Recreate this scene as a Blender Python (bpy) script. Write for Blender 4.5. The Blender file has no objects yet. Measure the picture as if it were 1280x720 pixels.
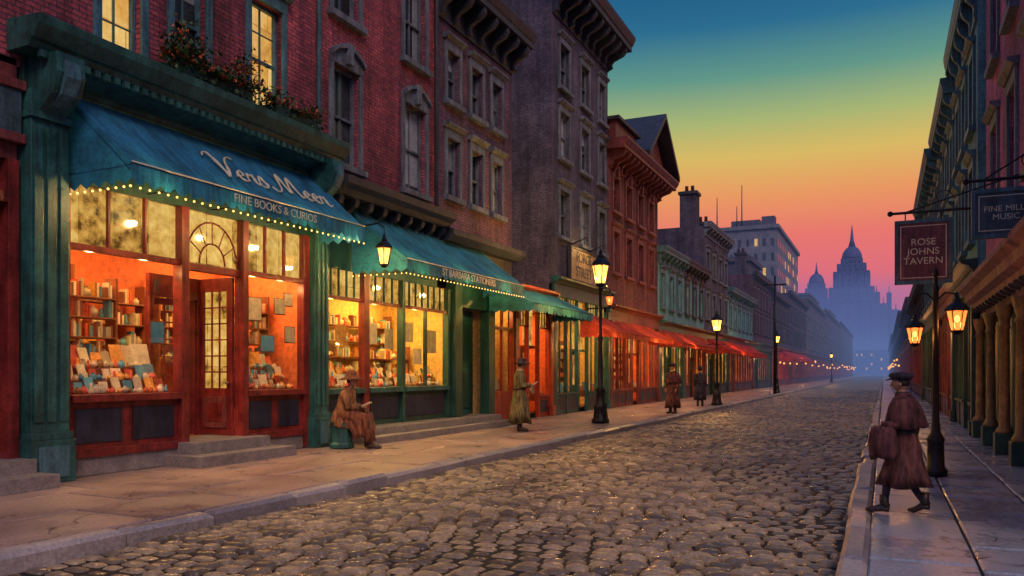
import bpy, math, random, bmesh
import numpy as np
from mathutils import Vector, Matrix
random.seed(7)
R=math.radians
scene=bpy.context.scene
scene.view_settings.view_transform='Standard'
scene.view_settings.look='None'
scene.view_settings.exposure=0

# ------------------------------------------------------------------ materials
def newmat(name):
    m=bpy.data.materials.new(name); m.use_nodes=True
    nt=m.node_tree; nt.nodes.clear()
    out=nt.nodes.new('ShaderNodeOutputMaterial')
    return m,nt,out
def N(nt,t,**k):
    n=nt.nodes.new(t)
    for a,b in k.items(): setattr(n,a,b)
    return n
def L(nt,a,b): nt.links.new(a,b)
def wallco(nt):
    g=N(nt,'ShaderNodeNewGeometry'); s=N(nt,'ShaderNodeSeparateXYZ'); L(nt,g.outputs['Position'],s.inputs[0])
    a=N(nt,'ShaderNodeMath',operation='ADD'); L(nt,s.outputs[0],a.inputs[0]); L(nt,s.outputs[1],a.inputs[1])
    c=N(nt,'ShaderNodeCombineXYZ'); L(nt,a.outputs[0],c.inputs[0]); L(nt,s.outputs[2],c.inputs[1])
    return g,c
def mixcol(nt,fac,a,b,blend='MIX'):
    m=N(nt,'ShaderNodeMix',data_type='RGBA',blend_type=blend)
    for sock,val in ((m.inputs[0],fac),(m.inputs[6],a),(m.inputs[7],b)):
        if isinstance(val,(int,float)): sock.default_value=val
        elif isinstance(val,tuple): sock.default_value=(*val[:3],1)
        else: L(nt,val,sock)
    return m.outputs[2]
def ramp(nt,fac,stops):
    r=N(nt,'ShaderNodeValToRGB'); e=r.color_ramp.elements
    while len(e)<len(stops): e.new(0.5)
    for i,(p,c) in enumerate(stops):
        e[i].position=p; e[i].color=(*c[:3],1)
    L(nt,fac,r.inputs[0]); return r.outputs[0]
def noise(nt,vec,scale,detail=5,rough=.6):
    n=N(nt,'ShaderNodeTexNoise'); n.inputs['Scale'].default_value=scale; n.inputs['Detail'].default_value=detail
    n.inputs['Roughness'].default_value=rough
    L(nt,vec,n.inputs['Vector']); return n.outputs['Fac']
def stretched(nt,vec,s):
    v=N(nt,'ShaderNodeVectorMath',operation='MULTIPLY'); L(nt,vec,v.inputs[0]); v.inputs[1].default_value=s; return v.outputs[0]
def surf(name,col,rough=.6,var=.45,scale=3.0,bump=.25,metal=0,island=0.0,streak=True):
    m,nt,out=newmat(name); g=N(nt,'ShaderNodeNewGeometry'); p=g.outputs['Position']
    b=N(nt,'ShaderNodeBsdfPrincipled'); L(nt,b.outputs[0],out.inputs[0])
    n1=noise(nt,p,scale,6,.65); n2=noise(nt,p,scale*9,4,.7)
    dk=tuple(c*(1-var) for c in col); lt=tuple(min(1,c*(1+var*.7)) for c in col)
    c=ramp(nt,n1,[(.28,dk),(.72,lt)])
    c2=ramp(nt,n2,[(.3,(.6,.6,.6)),(.7,(1.15,1.15,1.15))])
    c=mixcol(nt,1.0,c,c2,'MULTIPLY')
    if streak:
        n3=noise(nt,stretched(nt,p,(1,1,.12)),7,5,.7)
        c=mixcol(nt,1.0,c,ramp(nt,n3,[(.36,(.5,.5,.53)),(.62,(1.12,1.12,1.1))]),'MULTIPLY')
    if island>0:
        r=ramp(nt,g.outputs['Random Per Island'],[(0,(1-island,)*3),(1,(1+island*.6,)*3)])
        c=mixcol(nt,1.0,c,r,'MULTIPLY')
    L(nt,c,b.inputs['Base Color']); b.inputs['Metallic'].default_value=metal
    rr=N(nt,'ShaderNodeMapRange'); L(nt,n1,rr.inputs[0]); rr.inputs[3].default_value=max(.05,rough-.15); rr.inputs[4].default_value=min(1,rough+.15)
    L(nt,rr.outputs[0],b.inputs['Roughness'])
    if bump:
        bp=N(nt,'ShaderNodeBump'); bp.inputs['Strength'].default_value=bump; bp.inputs['Distance'].default_value=.01
        L(nt,n2,bp.inputs['Height']); L(nt,bp.outputs[0],b.inputs['Normal'])
    return m
def wool(name,col):
    m,nt,out=newmat(name); g=N(nt,'ShaderNodeNewGeometry'); p=g.outputs['Position']
    b=N(nt,'ShaderNodeBsdfPrincipled'); L(nt,b.outputs[0],out.inputs[0]); b.inputs['Roughness'].default_value=.9
    n1=noise(nt,stretched(nt,p,(1,1,.22)),16,4,.6); n2=noise(nt,p,5,4,.6); n3=noise(nt,p,120,2,.6)
    c=ramp(nt,n1,[(.35,tuple(x*.3 for x in col)),(.65,tuple(x*1.5 for x in col))])  # shade of the folds painted in as vertical dark and light bands
    c=mixcol(nt,1.0,c,ramp(nt,n2,[(.3,(.6,.6,.6)),(.7,(1.2,1.2,1.2))]),'MULTIPLY'); c=mixcol(nt,1.0,c,ramp(nt,n3,[(.3,(.8,.8,.8)),(.7,(1.15,1.15,1.15))]),'MULTIPLY')
    L(nt,c,b.inputs['Base Color'])
    bp=N(nt,'ShaderNodeBump'); bp.inputs['Strength'].default_value=.9; bp.inputs['Distance'].default_value=.03; L(nt,n1,bp.inputs['Height']); L(nt,bp.outputs[0],b.inputs['Normal'])
    return m
def brick(name,c1,c2,mortar,bw=.24,rh=.08,rough=.85,ms=.010):
    m,nt,out=newmat(name); g,c=wallco(nt)
    b=N(nt,'ShaderNodeBsdfPrincipled'); L(nt,b.outputs[0],out.inputs[0])
    t=N(nt,'ShaderNodeTexBrick'); L(nt,c.outputs[0],t.inputs['Vector'])
    t.inputs['Scale'].default_value=1; t.inputs['Brick Width'].default_value=bw; t.inputs['Row Height'].default_value=rh
    t.inputs['Mortar Size'].default_value=ms; t.inputs['Mortar Smooth'].default_value=.3; t.inputs['Bias'].default_value=0
    t.inputs['Color1'].default_value=(*c1,1); t.inputs['Color2'].default_value=(*c2,1); t.inputs['Mortar'].default_value=(*mortar,1)
    n1=noise(nt,g.outputs['Position'],.6,6,.7)
    k=ramp(nt,n1,[(.32,(.38,.38,.44)),(.68,(1.3,1.25,1.25))])
    n2=noise(nt,g.outputs['Position'],14,4,.7)
    k2=ramp(nt,n2,[(.3,(.5,.5,.5)),(.75,(1.4,1.4,1.4))])
    n3=noise(nt,stretched(nt,g.outputs['Position'],(1,1,.1)),2.2,5,.7)
    cc=mixcol(nt,1.0,t.outputs['Color'],k,'MULTIPLY'); cc=mixcol(nt,1.0,cc,k2,'MULTIPLY')
    cc=mixcol(nt,1.0,cc,ramp(nt,n3,[(.36,(.5,.5,.55)),(.6,(1.1,1.1,1.1))]),'MULTIPLY')
    L(nt,cc,b.inputs['Base Color']); b.inputs['Roughness'].default_value=rough
    ad=N(nt,'ShaderNodeMath',operation='MULTIPLY_ADD'); L(nt,t.outputs['Fac'],ad.inputs[0]); ad.inputs[1].default_value=-1.0; L(nt,n2,ad.inputs[2])
    bp=N(nt,'ShaderNodeBump'); bp.inputs['Strength'].default_value=.9; bp.inputs['Distance'].default_value=.018
    L(nt,ad.outputs[0],bp.inputs['Height']); L(nt,bp.outputs[0],b.inputs['Normal'])
    return m
def nosample(m):
    try: m.cycles.emission_sampling='NONE'
    except Exception: pass
    return m
def emis(name,col,s):
    m,nt,out=newmat(name); e=N(nt,'ShaderNodeEmission'); e.inputs[0].default_value=(*col,1); e.inputs[1].default_value=s
    L(nt,e.outputs[0],out.inputs[0]); return nosample(m)
def litpane(name,dark,mid,bright,s,bw=.3,rh=.35,ns=3.5,cellw=.4,st=(.35,.62,.95)):
    m,nt,out=newmat(name); g,c=wallco(nt)
    t=N(nt,'ShaderNodeTexBrick'); L(nt,c.outputs[0],t.inputs['Vector']); t.inputs['Scale'].default_value=1
    t.inputs['Brick Width'].default_value=bw; t.inputs['Row Height'].default_value=rh; t.inputs['Mortar Size'].default_value=.012
    t.inputs['Color1'].default_value=(.0,.0,.0,1); t.inputs['Color2'].default_value=(1,1,1,1); t.inputs['Mortar'].default_value=(0,0,0,1)
    n=noise(nt,g.outputs['Position'],ns,6,.7)
    mx=N(nt,'ShaderNodeMath',operation='MULTIPLY_ADD'); L(nt,t.outputs['Color'],mx.inputs[0]); mx.inputs[1].default_value=cellw; L(nt,n,mx.inputs[2])
    col=ramp(nt,mx.outputs[0],[(st[0],dark),(st[1],mid),(st[2],bright)])
    e=N(nt,'ShaderNodeEmission'); L(nt,col,e.inputs[0]); e.inputs[1].default_value=s
    gl=N(nt,'ShaderNodeBsdfGlossy'); gl.inputs['Roughness'].default_value=.08
    ms=N(nt,'ShaderNodeMixShader'); ms.inputs[0].default_value=.08; L(nt,e.outputs[0],ms.inputs[1]); L(nt,gl.outputs[0],ms.inputs[2])
    L(nt,ms.outputs[0],out.inputs[0]); return m
def thinglass(name,fac=.08):
    m,nt,out=newmat(name); tr=N(nt,'ShaderNodeBsdfTransparent')
    gl=N(nt,'ShaderNodeBsdfGlossy'); gl.inputs['Roughness'].default_value=.03
    ms=N(nt,'ShaderNodeMixShader'); ms.inputs[0].default_value=fac; L(nt,tr.outputs[0],ms.inputs[1]); L(nt,gl.outputs[0],ms.inputs[2])
    L(nt,ms.outputs[0],out.inputs[0]); return m
def glowglass(name,col,s):
    m,nt,out=newmat(name); tr=N(nt,'ShaderNodeBsdfTransparent'); e=N(nt,'ShaderNodeEmission')
    tr.inputs[0].default_value=(1,.85,.6,1)
    e.inputs[0].default_value=(*col,1); e.inputs[1].default_value=s
    a=N(nt,'ShaderNodeAddShader'); L(nt,tr.outputs[0],a.inputs[0]); L(nt,e.outputs[0],a.inputs[1]); L(nt,a.outputs[0],out.inputs[0]); return nosample(m)

MT={}
MT['brick_red']=brick('red_brick',(.58,.12,.14),(.34,.075,.11),(.12,.07,.10))
MT['brick_plum']=brick('plum_brick',(.25,.13,.18),(.16,.095,.145),(.10,.07,.10))
MT['brick_slate']=brick('slate_brick',(.17,.16,.22),(.12,.115,.17),(.075,.075,.105))
MT['brick_maroon']=brick('maroon_brick',(.30,.08,.08),(.19,.065,.07),(.09,.05,.055))
MT['brick_purple']=brick('purple_brick',(.68,.20,.38),(.50,.16,.32),(.25,.13,.23))
MT['stucco_teal']=surf('teal_stucco',(.17,.42,.44),.8,.4,1.2)
MT['stucco_grey']=surf('grey_stucco',(.25,.27,.32),.8,.4,1.0)
MT['stucco_dark']=surf('dark_stone',(.11,.11,.15),.8,.4,1.0)
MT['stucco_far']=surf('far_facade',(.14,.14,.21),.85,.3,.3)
MT['green']=surf('green_paint',(.03,.145,.135),.42,.6,2.5,.4)
MT['green_dk']=surf('dark_green_paint',(.02,.085,.068),.45,.6,2.5,.4)
MT['teal_trim']=surf('teal_painted_trim',(.08,.22,.27),.5,.5,2,.4)
MT['slate_trim']=surf('slate_trim',(.17,.22,.28),.65,.5,2,.4)
MT['dark_trim']=surf('dark_cornice_paint',(.05,.06,.085),.55,.5,2,.4)
MT['maroon_trim']=surf('maroon_trim',(.22,.055,.055),.5,.5,2,.4)
MT['rose_trim']=surf('rose_cornice_paint',(.28,.14,.19),.7,.5,2,.4)
MT['redwood']=surf('red_varnished_wood',(.25,.032,.03),.36,.6,3,.3)
MT['orangewood']=surf('orange_red_paint',(.5,.07,.03),.4,.4,3,.3)
MT['stone_step']=surf('step_stone',(.28,.26,.25),.55,.4,3,.6,streak=False)
MT['panel']=surf('dark_panel',(.025,.035,.07),.35,.5,3,.2)
MT['gold']=surf('old_gold_paint',(.24,.16,.07),.5,.6,4,.3)
MT['iron']=surf('cast_iron',(.02,.022,.025),.4,.4,5,.3,.4)
MT['win_dark']=surf('dark_window_glass',(.045,.06,.08),.08,.6,1.2,0,island=.5,streak=False)
MT['blind']=surf('pale_window_blind',(.38,.45,.48),.7,.3,2,.1,island=.5,streak=False)
MT['win_lit']=litpane('lit_window',(.35,.13,.02),(.8,.4,.08),(1,.68,.24),.9,.5,.6)
MT['shop_lit']=litpane('lit_shop_window',(.12,.03,.01),(.62,.22,.04),(1,.58,.15),1.0,.45,.5,2.6,.3,(.38,.66,1.0))
MT['shop_red']=litpane('lit_shop_window_red',(.12,.02,.01),(.62,.14,.03),(1,.42,.10),1.0,.45,.5,2.6,.3,(.38,.66,1.0))
MT['glass']=thinglass('shop_glass')
MT['transom']=nosample(litpane('amber_transom_glass',(.12,.05,.01),(.66,.34,.06),(1,.66,.18),.95,.62,.9,4.5,.2,(.4,.55,.8)))
MT['bulb']=emis('bulb_glow',(1,.58,.16),2.6)
MT['bulb_far']=emis('distant_bulb_glow',(1,.42,.1),1.5)
MT['lantern']=glowglass('lantern_glass',(1,.5,.10),1.5)
MT['lantern_o']=glowglass('orange_lantern_glass',(1,.2,.04),1.2)
MT['wall_in']=surf('shop_interior_plaster',(.85,.19,.06),.8,.2,1,.1,streak=False)
MT['wall_in2']=surf('shop_interior_ochre',(.8,.50,.15),.8,.25,1,.1,streak=False)
MT['shelf']=surf('shelf_wood',(.26,.08,.03),.5,.4,4,.2,streak=False)
MT['cream']=surf('cream_card',(.75,.62,.38),.7,.3,6,0,island=.4,streak=False)
MT['bluec']=surf('blue_card',(.10,.36,.50),.6,.3,6,0,island=.4,streak=False)
MT['amberj']=surf('amber_jar',(.75,.36,.08),.25,.4,6,0,island=.6,streak=False)
MT['redj']=surf('red_tin',(.65,.11,.05),.3,.4,6,0,island=.5,streak=False)
MT['whitej']=surf('china',(.8,.7,.48),.3,.3,6,0,island=.5,streak=False)
MT['lettering']=surf('gold_lettering',(.78,.78,.56),.5,.2,6,0,streak=False)
MT['sign_beige']=surf('beige_sign_board',(.6,.42,.2),.6,.35,3,.1)
MT['sign_dark']=surf('dark_sign_board',(.06,.12,.15),.5,.5,3,.2)
MT['sign_red']=surf('weathered_red_sign',(.22,.08,.10),.6,.6,4,.3)
MT['leaf']=surf('leaf',(.05,.13,.04),.6,.4,8,0,island=.6,streak=False)
MT['flower']=surf('red_flower',(.75,.16,.05),.6,.4,8,0,island=.5,streak=False)
MT['tower']=surf('skyline_haze_blue',(.10,.13,.30),.9,.2,.05,0,streak=False)  # blue of distance haze put into the stone's base colour
MT['skin']=surf('skin',(.5,.26,.15),.5,.15,8,.1,streak=False)
MT['coat_brown']=wool('brown_wool',(.17,.062,.055))
MT['coat_maroon']=wool('maroon_wool',(.13,.045,.05))
MT['coat_olive']=wool('olive_wool',(.21,.17,.07))
MT['coat_tan']=wool('tan_wool',(.30,.14,.06))
MT['coat_rust']=wool('rust_wool',(.24,.085,.04))
MT['coat_dark']=wool('dark_wool',(.045,.04,.06))
MT['hair']=surf('dark_hair',(.025,.015,.012),.6,.3,20,.3,streak=False)
MT['boots']=surf('boot_leather',(.04,.028,.024),.4,.3,6,.2,streak=False)
def cloth(name,col,tr=.25):
    m,nt,out=newmat(name); g=N(nt,'ShaderNodeNewGeometry')
    b=N(nt,'ShaderNodeBsdfPrincipled'); b.inputs['Roughness'].default_value=.75
    n1=noise(nt,g.outputs['Position'],1.6,7,.7); n2=noise(nt,g.outputs['Position'],25,3,.6)
    c=ramp(nt,n1,[(.3,tuple(x*.4 for x in col)),(.7,tuple(min(1,x*1.35) for x in col))])
    c=mixcol(nt,1,c,ramp(nt,n2,[(.3,(.7,.7,.7)),(.7,(1.15,1.15,1.15))]),'MULTIPLY')
    n3=noise(nt,stretched(nt,g.outputs['Position'],(.15,1,.15)),9,4,.65)
    c=mixcol(nt,1,c,ramp(nt,n3,[(.38,(.62,.62,.66)),(.6,(1.1,1.1,1.1))]),'MULTIPLY')
    L(nt,c,b.inputs['Base Color'])
    bp=N(nt,'ShaderNodeBump'); bp.inputs['Strength'].default_value=.5; bp.inputs['Distance'].default_value=.05; L(nt,n3,bp.inputs['Height']); L(nt,bp.outputs[0],b.inputs['Normal'])
    t=N(nt,'ShaderNodeBsdfTranslucent'); L(nt,c,t.inputs[0])
    ms=N(nt,'ShaderNodeMixShader'); ms.inputs[0].default_value=tr; L(nt,b.outputs[0],ms.inputs[1]); L(nt,t.outputs[0],ms.inputs[2]); L(nt,ms.outputs[0],out.inputs[0]); return m
MT['cloth_blue']=cloth('blue_canvas',(.018,.20,.40),.12)
MT['cloth_teal']=cloth('teal_canvas',(.03,.28,.40),.12)
MT['cloth_green']=cloth('green_canvas',(.04,.30,.36),.15)
MT['cloth_red']=cloth('red_canvas',(.9,.06,.03),.4)
MT['cloth_orange']=cloth('orange_canvas',(.75,.10,.04),.4)
def paving(name,c1,c2,rough,island,wet=.2):
    m,nt,out=newmat(name); g=N(nt,'ShaderNodeNewGeometry'); p=g.outputs['Position']
    b=N(nt,'ShaderNodeBsdfPrincipled'); L(nt,b.outputs[0],out.inputs[0])
    n1=noise(nt,p,.9,8,.7); n2=noise(nt,p,30,5,.7)
    c=ramp(nt,n1,[(.3,c1),(.7,c2)])
    r=ramp(nt,g.outputs['Random Per Island'],[(0,(1-island,(1-island),(1-island)*1.08)),(.5,(1,.97,.95)),(1,(1+island*.8,1+island*.68,1+island*.45))])
    c=mixcol(nt,1,c,r,'MULTIPLY'); c=mixcol(nt,1,c,ramp(nt,n2,[(.3,(.55,.55,.55)),(.7,(1.2,1.2,1.2))]),'MULTIPLY')
    v=N(nt,'ShaderNodeTexVoronoi',feature='DISTANCE_TO_EDGE'); 
    dn=N(nt,'ShaderNodeTexNoise'); dn.inputs['Scale'].default_value=1.5; L(nt,p,dn.inputs['Vector'])
    ad=N(nt,'ShaderNodeVectorMath',operation='MULTIPLY_ADD'); L(nt,dn.outputs['Color'],ad.inputs[0]); ad.inputs[1].default_value=(1.2,1.2,1.2); L(nt,p,ad.inputs[2])
    v.inputs['Scale'].default_value=.35; L(nt,ad.outputs[0],v.inputs['Vector'])
    if 'slab' in name:
        c=mixcol(nt,1,c,ramp(nt,v.outputs['Distance'],[(0,(.15,.15,.15)),(.007,(1,1,1))]),'MULTIPLY')
    L(nt,c,b.inputs['Base Color'])
    rr=N(nt,'ShaderNodeMapRange'); L(nt,n1,rr.inputs[0]); rr.inputs[1].default_value=.35; rr.inputs[2].default_value=.65
    rr.inputs[3].default_value=max(.08,rough-wet); rr.inputs[4].default_value=rough+wet; L(nt,rr.outputs[0],b.inputs['Roughness'])
    bp=N(nt,'ShaderNodeBump'); bp.inputs['Strength'].default_value=.28; bp.inputs['Distance'].default_value=.005; L(nt,n2,bp.inputs['Height']); L(nt,bp.outputs[0],b.inputs['Normal'])
    return m
MT['cobble']=paving('cobble_granite',(.20,.16,.11),(.44,.35,.22),.27,.6,.12)
MT['mortar']=surf('road_grit',(.010,.010,.012),.8,.4,5,.4,streak=False)
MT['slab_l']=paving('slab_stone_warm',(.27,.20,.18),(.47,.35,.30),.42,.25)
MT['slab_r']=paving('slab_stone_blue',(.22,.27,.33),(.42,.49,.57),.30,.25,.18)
MT['kerb']=paving('kerb_granite',(.24,.23,.24),(.46,.44,.44),.4,.35)
def farroad():
    m,nt,out=newmat('distant_cobbles'); g=N(nt,'ShaderNodeNewGeometry')
    b=N(nt,'ShaderNodeBsdfPrincipled'); L(nt,b.outputs[0],out.inputs[0])
    t=N(nt,'ShaderNodeTexBrick'); L(nt,g.outputs['Position'],t.inputs['Vector']); t.inputs['Scale'].default_value=1; t.inputs['Brick Width'].default_value=.27; t.inputs['Row Height'].default_value=.19
    t.inputs['Mortar Size'].default_value=.02; t.inputs['Color1'].default_value=(.17,.15,.12,1); t.inputs['Color2'].default_value=(.32,.28,.21,1); t.inputs['Mortar'].default_value=(.02,.02,.02,1)
    L(nt,t.outputs['Color'],b.inputs['Base Color']); b.inputs['Roughness'].default_value=.42
    return m
MT['farroad']=farroad()

# ------------------------------------------------------------------ mesh accumulators
def empty(name,parent=None,loc=(0,0,0)):
    o=bpy.data.objects.new(name,None); o.empty_display_size=.3; o.location=loc
    scene.collection.objects.link(o)
    if parent: o.parent=parent
    return o
class M:
    def __init__(s): s.v=[];s.f=[];s.mi=[];s.sm=[];s.mats=[]
    def _m(s,mat):
        if isinstance(mat,str): mat=MT[mat]
        if mat not in s.mats: s.mats.append(mat)
        return s.mats.index(mat)
    def add(s,vs,fs,mat,smooth=False):
        b=len(s.v); i=s._m(mat); s.v.extend(tuple(v) for v in vs)
        for f in fs: s.f.append(tuple(b+k for k in f)); s.mi.append(i); s.sm.append(smooth)
    def poly(s,pts,mat): s.add(pts,[tuple(range(len(pts)))],mat)
    def box(s,x0,x1,y0,y1,z0,z1,mat):
        v=[(x,y,z) for x in (x0,x1) for y in (y0,y1) for z in (z0,z1)]
        s.add(v,[(0,1,3,2),(4,6,7,5),(0,4,5,1),(2,3,7,6),(0,2,6,4),(1,5,7,3)],mat)
    def obox(s,mat,Mx,sx,sy,sz):
        v=[Mx@Vector((x,y,z)) for x in (-sx/2,sx/2) for y in (-sy/2,sy/2) for z in (-sz/2,sz/2)]
        s.add(v,[(0,1,3,2),(4,6,7,5),(0,4,5,1),(2,3,7,6),(0,2,6,4),(1,5,7,3)],mat)
    def tube(s,pts,rads,mat,n=8,flat=1.0,smooth=True,up=(0,0,1)):
        pts=[Vector(p) for p in pts]; vs=[]; fs=[]
        u0=None
        for i,p in enumerate(pts):
            d=(pts[min(i+1,len(pts)-1)]-pts[max(i-1,0)]).normalized()
            if u0 is None:
                a=Vector(up) if abs(d.dot(Vector(up)))<.9 else Vector((1,0,0)); u0=d.cross(a).normalized()
            u=(u0-d*u0.dot(d)).normalized(); u0=u; w=d.cross(u)
            r=rads[i] if not isinstance(rads,(int,float)) else rads
            for k in range(n):
                t=2*math.pi*k/n; vs.append(p+u*math.cos(t)*r+w*math.sin(t)*r*flat)
        for i in range(len(pts)-1):
            for k in range(n):
                a=i*n+k;b=i*n+(k+1)%n; fs.append((a,b,b+n,a+n))
        fs.append(tuple(range(n))[::-1]); fs.append(tuple(range((len(pts)-1)*n,len(pts)*n)))
        s.add(vs,fs,mat,smooth)
    def lathe(s,prof,cx,cy,mat,n=12,sx=1,sy=1,smooth=True):
        vs=[];fs=[]
        for j,(r,z) in enumerate(prof):
            for k in range(n):
                t=2*math.pi*k/n
                vs.append((cx+r*math.cos(t)*sx,cy+r*math.sin(t)*sy,z))
        for i in range(len(prof)-1):
            for k in range(n):
                a=i*n+k;b=i*n+(k+1)%n; fs.append((a,b,b+n,a+n))
        fs.append(tuple(range(n))[::-1]); fs.append(tuple(range((len(prof)-1)*n,len(prof)*n)))
        s.add(vs,fs,mat,smooth)
    def rings(s,rs,mat,n=40,kf=6,ph=0):
        vs=[];fs=[]
        for (cx,cy,z,rx,ry,fo) in rs:
            for k in range(n):
                t=2*math.pi*k/n; q=1+fo*(math.sin(kf*t+ph)+.5*math.sin(int(kf*1.7)*t+ph*2+z*3))
                vs.append((cx+rx*q*math.cos(t),cy+ry*q*math.sin(t),z+fo*.15*math.sin(3*t+ph)))
        for i in range(len(rs)-1):
            for k in range(n):
                a=i*n+k;b=i*n+(k+1)%n; fs.append((a,b,b+n,a+n))
        fs.append(tuple(range(n))[::-1]); fs.append(tuple(range((len(rs)-1)*n,len(rs)*n)))
        s.add(vs,fs,mat,True)
    def sphere(s,c,r,mat,nu=10,nv=7,fn=None):
        if isinstance(r,(int,float)): r=(r,r,r)
        vs=[];fs=[]
        for j in range(1,nv):
            ph=math.pi*j/nv
            for k in range(nu):
                t=2*math.pi*k/nu; v=Vector((math.sin(ph)*math.cos(t),math.sin(ph)*math.sin(t),math.cos(ph)))
                if fn: v=fn(v)
                vs.append((c[0]+v.x*r[0],c[1]+v.y*r[1],c[2]+v.z*r[2]))
        top=Vector((0,0,1)); bot=Vector((0,0,-1))
        if fn: top=fn(top);bot=fn(bot)
        vs.append((c[0]+top.x*r[0],c[1]+top.y*r[1],c[2]+top.z*r[2])); vs.append((c[0]+bot.x*r[0],c[1]+bot.y*r[1],c[2]+bot.z*r[2]))
        for j in range(nv-2):
            for k in range(nu):
                a=j*nu+k;b=j*nu+(k+1)%nu; fs.append((a,a+nu,b+nu,b))
        T=len(vs)-2;Bt=len(vs)-1
        for k in range(nu):
            fs.append((T,k,(k+1)%nu)); fs.append((Bt,(nv-2)*nu+(k+1)%nu,(nv-2)*nu+k))
        s.add(vs,fs,mat,True)
    def make(s,name,parent=None,bevel=0,recalc=True):
        me=bpy.data.meshes.new(name); me.from_pydata(s.v,[],s.f)
        for m in s.mats: me.materials.append(m)
        me.polygons.foreach_set('material_index',s.mi); me.polygons.foreach_set('use_smooth',s.sm)
        if recalc:
            bm=bmesh.new(); bm.from_mesh(me); bmesh.ops.recalc_face_normals(bm,faces=bm.faces); bm.to_mesh(me); bm.free()
        me.update()
        o=bpy.data.objects.new(name,me); scene.collection.objects.link(o)
        if parent: o.parent=parent
        if bevel:
            b=o.modifiers.new('bevel','BEVEL'); b.width=bevel; b.segments=2; b.limit_method='ANGLE'; b.angle_limit=R(40)
        return o
class B:
    def __init__(s,name,side,xf): s.name=name;s.side=side;s.xf=xf;s.p={};s.root=empty(name)
    def T(s,a,o,z):
        if s.side=='L': return (s.xf+o,a,z)
        if s.side=='R': return (s.xf-o,a,z)
        return (a,s.xf-o,z)
    def P(s,part):
        if part not in s.p: s.p[part]=M()
        return s.p[part]
    def box(s,part,mat,a0,a1,o0,o1,z0,z1):
        v=[s.T(a,o,z) for a in (a0,a1) for o in (o0,o1) for z in (z0,z1)]
        s.P(part).add(v,[(0,1,3,2),(4,6,7,5),(0,4,5,1),(2,3,7,6),(0,2,6,4),(1,5,7,3)],mat)
    def quad(s,part,mat,pts): s.P(part).poly([s.T(*p) for p in pts],mat)
    def prism(s,part,mat,prof,a0,a1):
        n=len(prof); v=[s.T(a0,o,z) for o,z in prof]+[s.T(a1,o,z) for o,z in prof]
        f=[tuple(range(n)),tuple(range(n,2*n))[::-1]]+[(i,(i+1)%n,(i+1)%n+n,i+n) for i in range(n)]
        s.P(part).add(v,f,mat)
    def fprism(s,part,mat,prof,o0,o1):
        n=len(prof); v=[s.T(a,o0,z) for a,z in prof]+[s.T(a,o1,z) for a,z in prof]
        f=[tuple(range(n)),tuple(range(n,2*n))[::-1]]+[(i,(i+1)%n,(i+1)%n+n,i+n) for i in range(n)]
        s.P(part).add(v,f,mat)
    def finish(s,bevel=0.0,skip=('walls','glass','interior')):
        for k,m in s.p.items(): m.make(k,s.root,bevel if k not in skip else 0)
        return s.root
def text(name,s,parent,loc,xd,yd,size,mat,shear=0,ext=.004,align='CENTER'):
    c=bpy.data.curves.new(name,'FONT'); c.body=s; c.size=size; c.extrude=ext; c.align_x=align; c.align_y='CENTER'; c.shear=shear
    c.materials.append(MT[mat]); o=bpy.data.objects.new(name,c); scene.collection.objects.link(o); o.parent=parent
    xd=Vector(xd).normalized(); yd=Vector(yd).normalized(); zd=xd.cross(yd)
    o.matrix_world=Matrix(((xd.x,yd.x,zd.x,loc[0]),(xd.y,yd.y,zd.y,loc[1]),(xd.z,yd.z,zd.z,loc[2]),(0,0,0,1)))
    return o
def light(name,kind,loc,power,col,parent=None,size=.1,rot=None,sy=None):
    l=bpy.data.lights.new(name,kind); l.energy=power; l.color=col
    if kind=='AREA':
        l.size=size
        if sy: l.shape='RECTANGLE'; l.size_y=sy
    elif kind=='POINT': l.shadow_soft_size=size
    o=bpy.data.objects.new(name,l); scene.collection.objects.link(o); o.location=loc
    if rot: o.rotation_euler=rot
    if parent: o.parent=parent
    return o
WARM=(1,.56,.18)
def wall(b,mat,a0,a1,z0,z1,ops,rev=.24,part='walls'):
    A=sorted({a0,a1}|{x for o in ops for x in o[:2]}); Z=sorted({z0,z1}|{x for o in ops for x in o[2:4]})
    for i in range(len(A)-1):
        for j in range(len(Z)-1):
            am=(A[i]+A[i+1])/2; zm=(Z[j]+Z[j+1])/2
            if any(o[0]<am<o[1] and o[2]<zm<o[3] for o in ops): continue
            b.quad(part,mat,[(A[i],0,Z[j]),(A[i+1],0,Z[j]),(A[i+1],0,Z[j+1]),(A[i],0,Z[j+1])])
    for (p,q,r,t) in [o[:4] for o in ops]:
        b.quad(part,mat,[(p,0,r),(p,-rev,r),(p,-rev,t),(p,0,t)]); b.quad(part,mat,[(q,0,r),(q,-rev,r),(q,-rev,t),(q,0,t)])
        b.quad(part,mat,[(p,0,r),(q,0,r),(q,-rev,r),(p,-rev,r)]); b.quad(part,mat,[(p,0,t),(q,0,t),(q,-rev,t),(p,-rev,t)])
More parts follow.
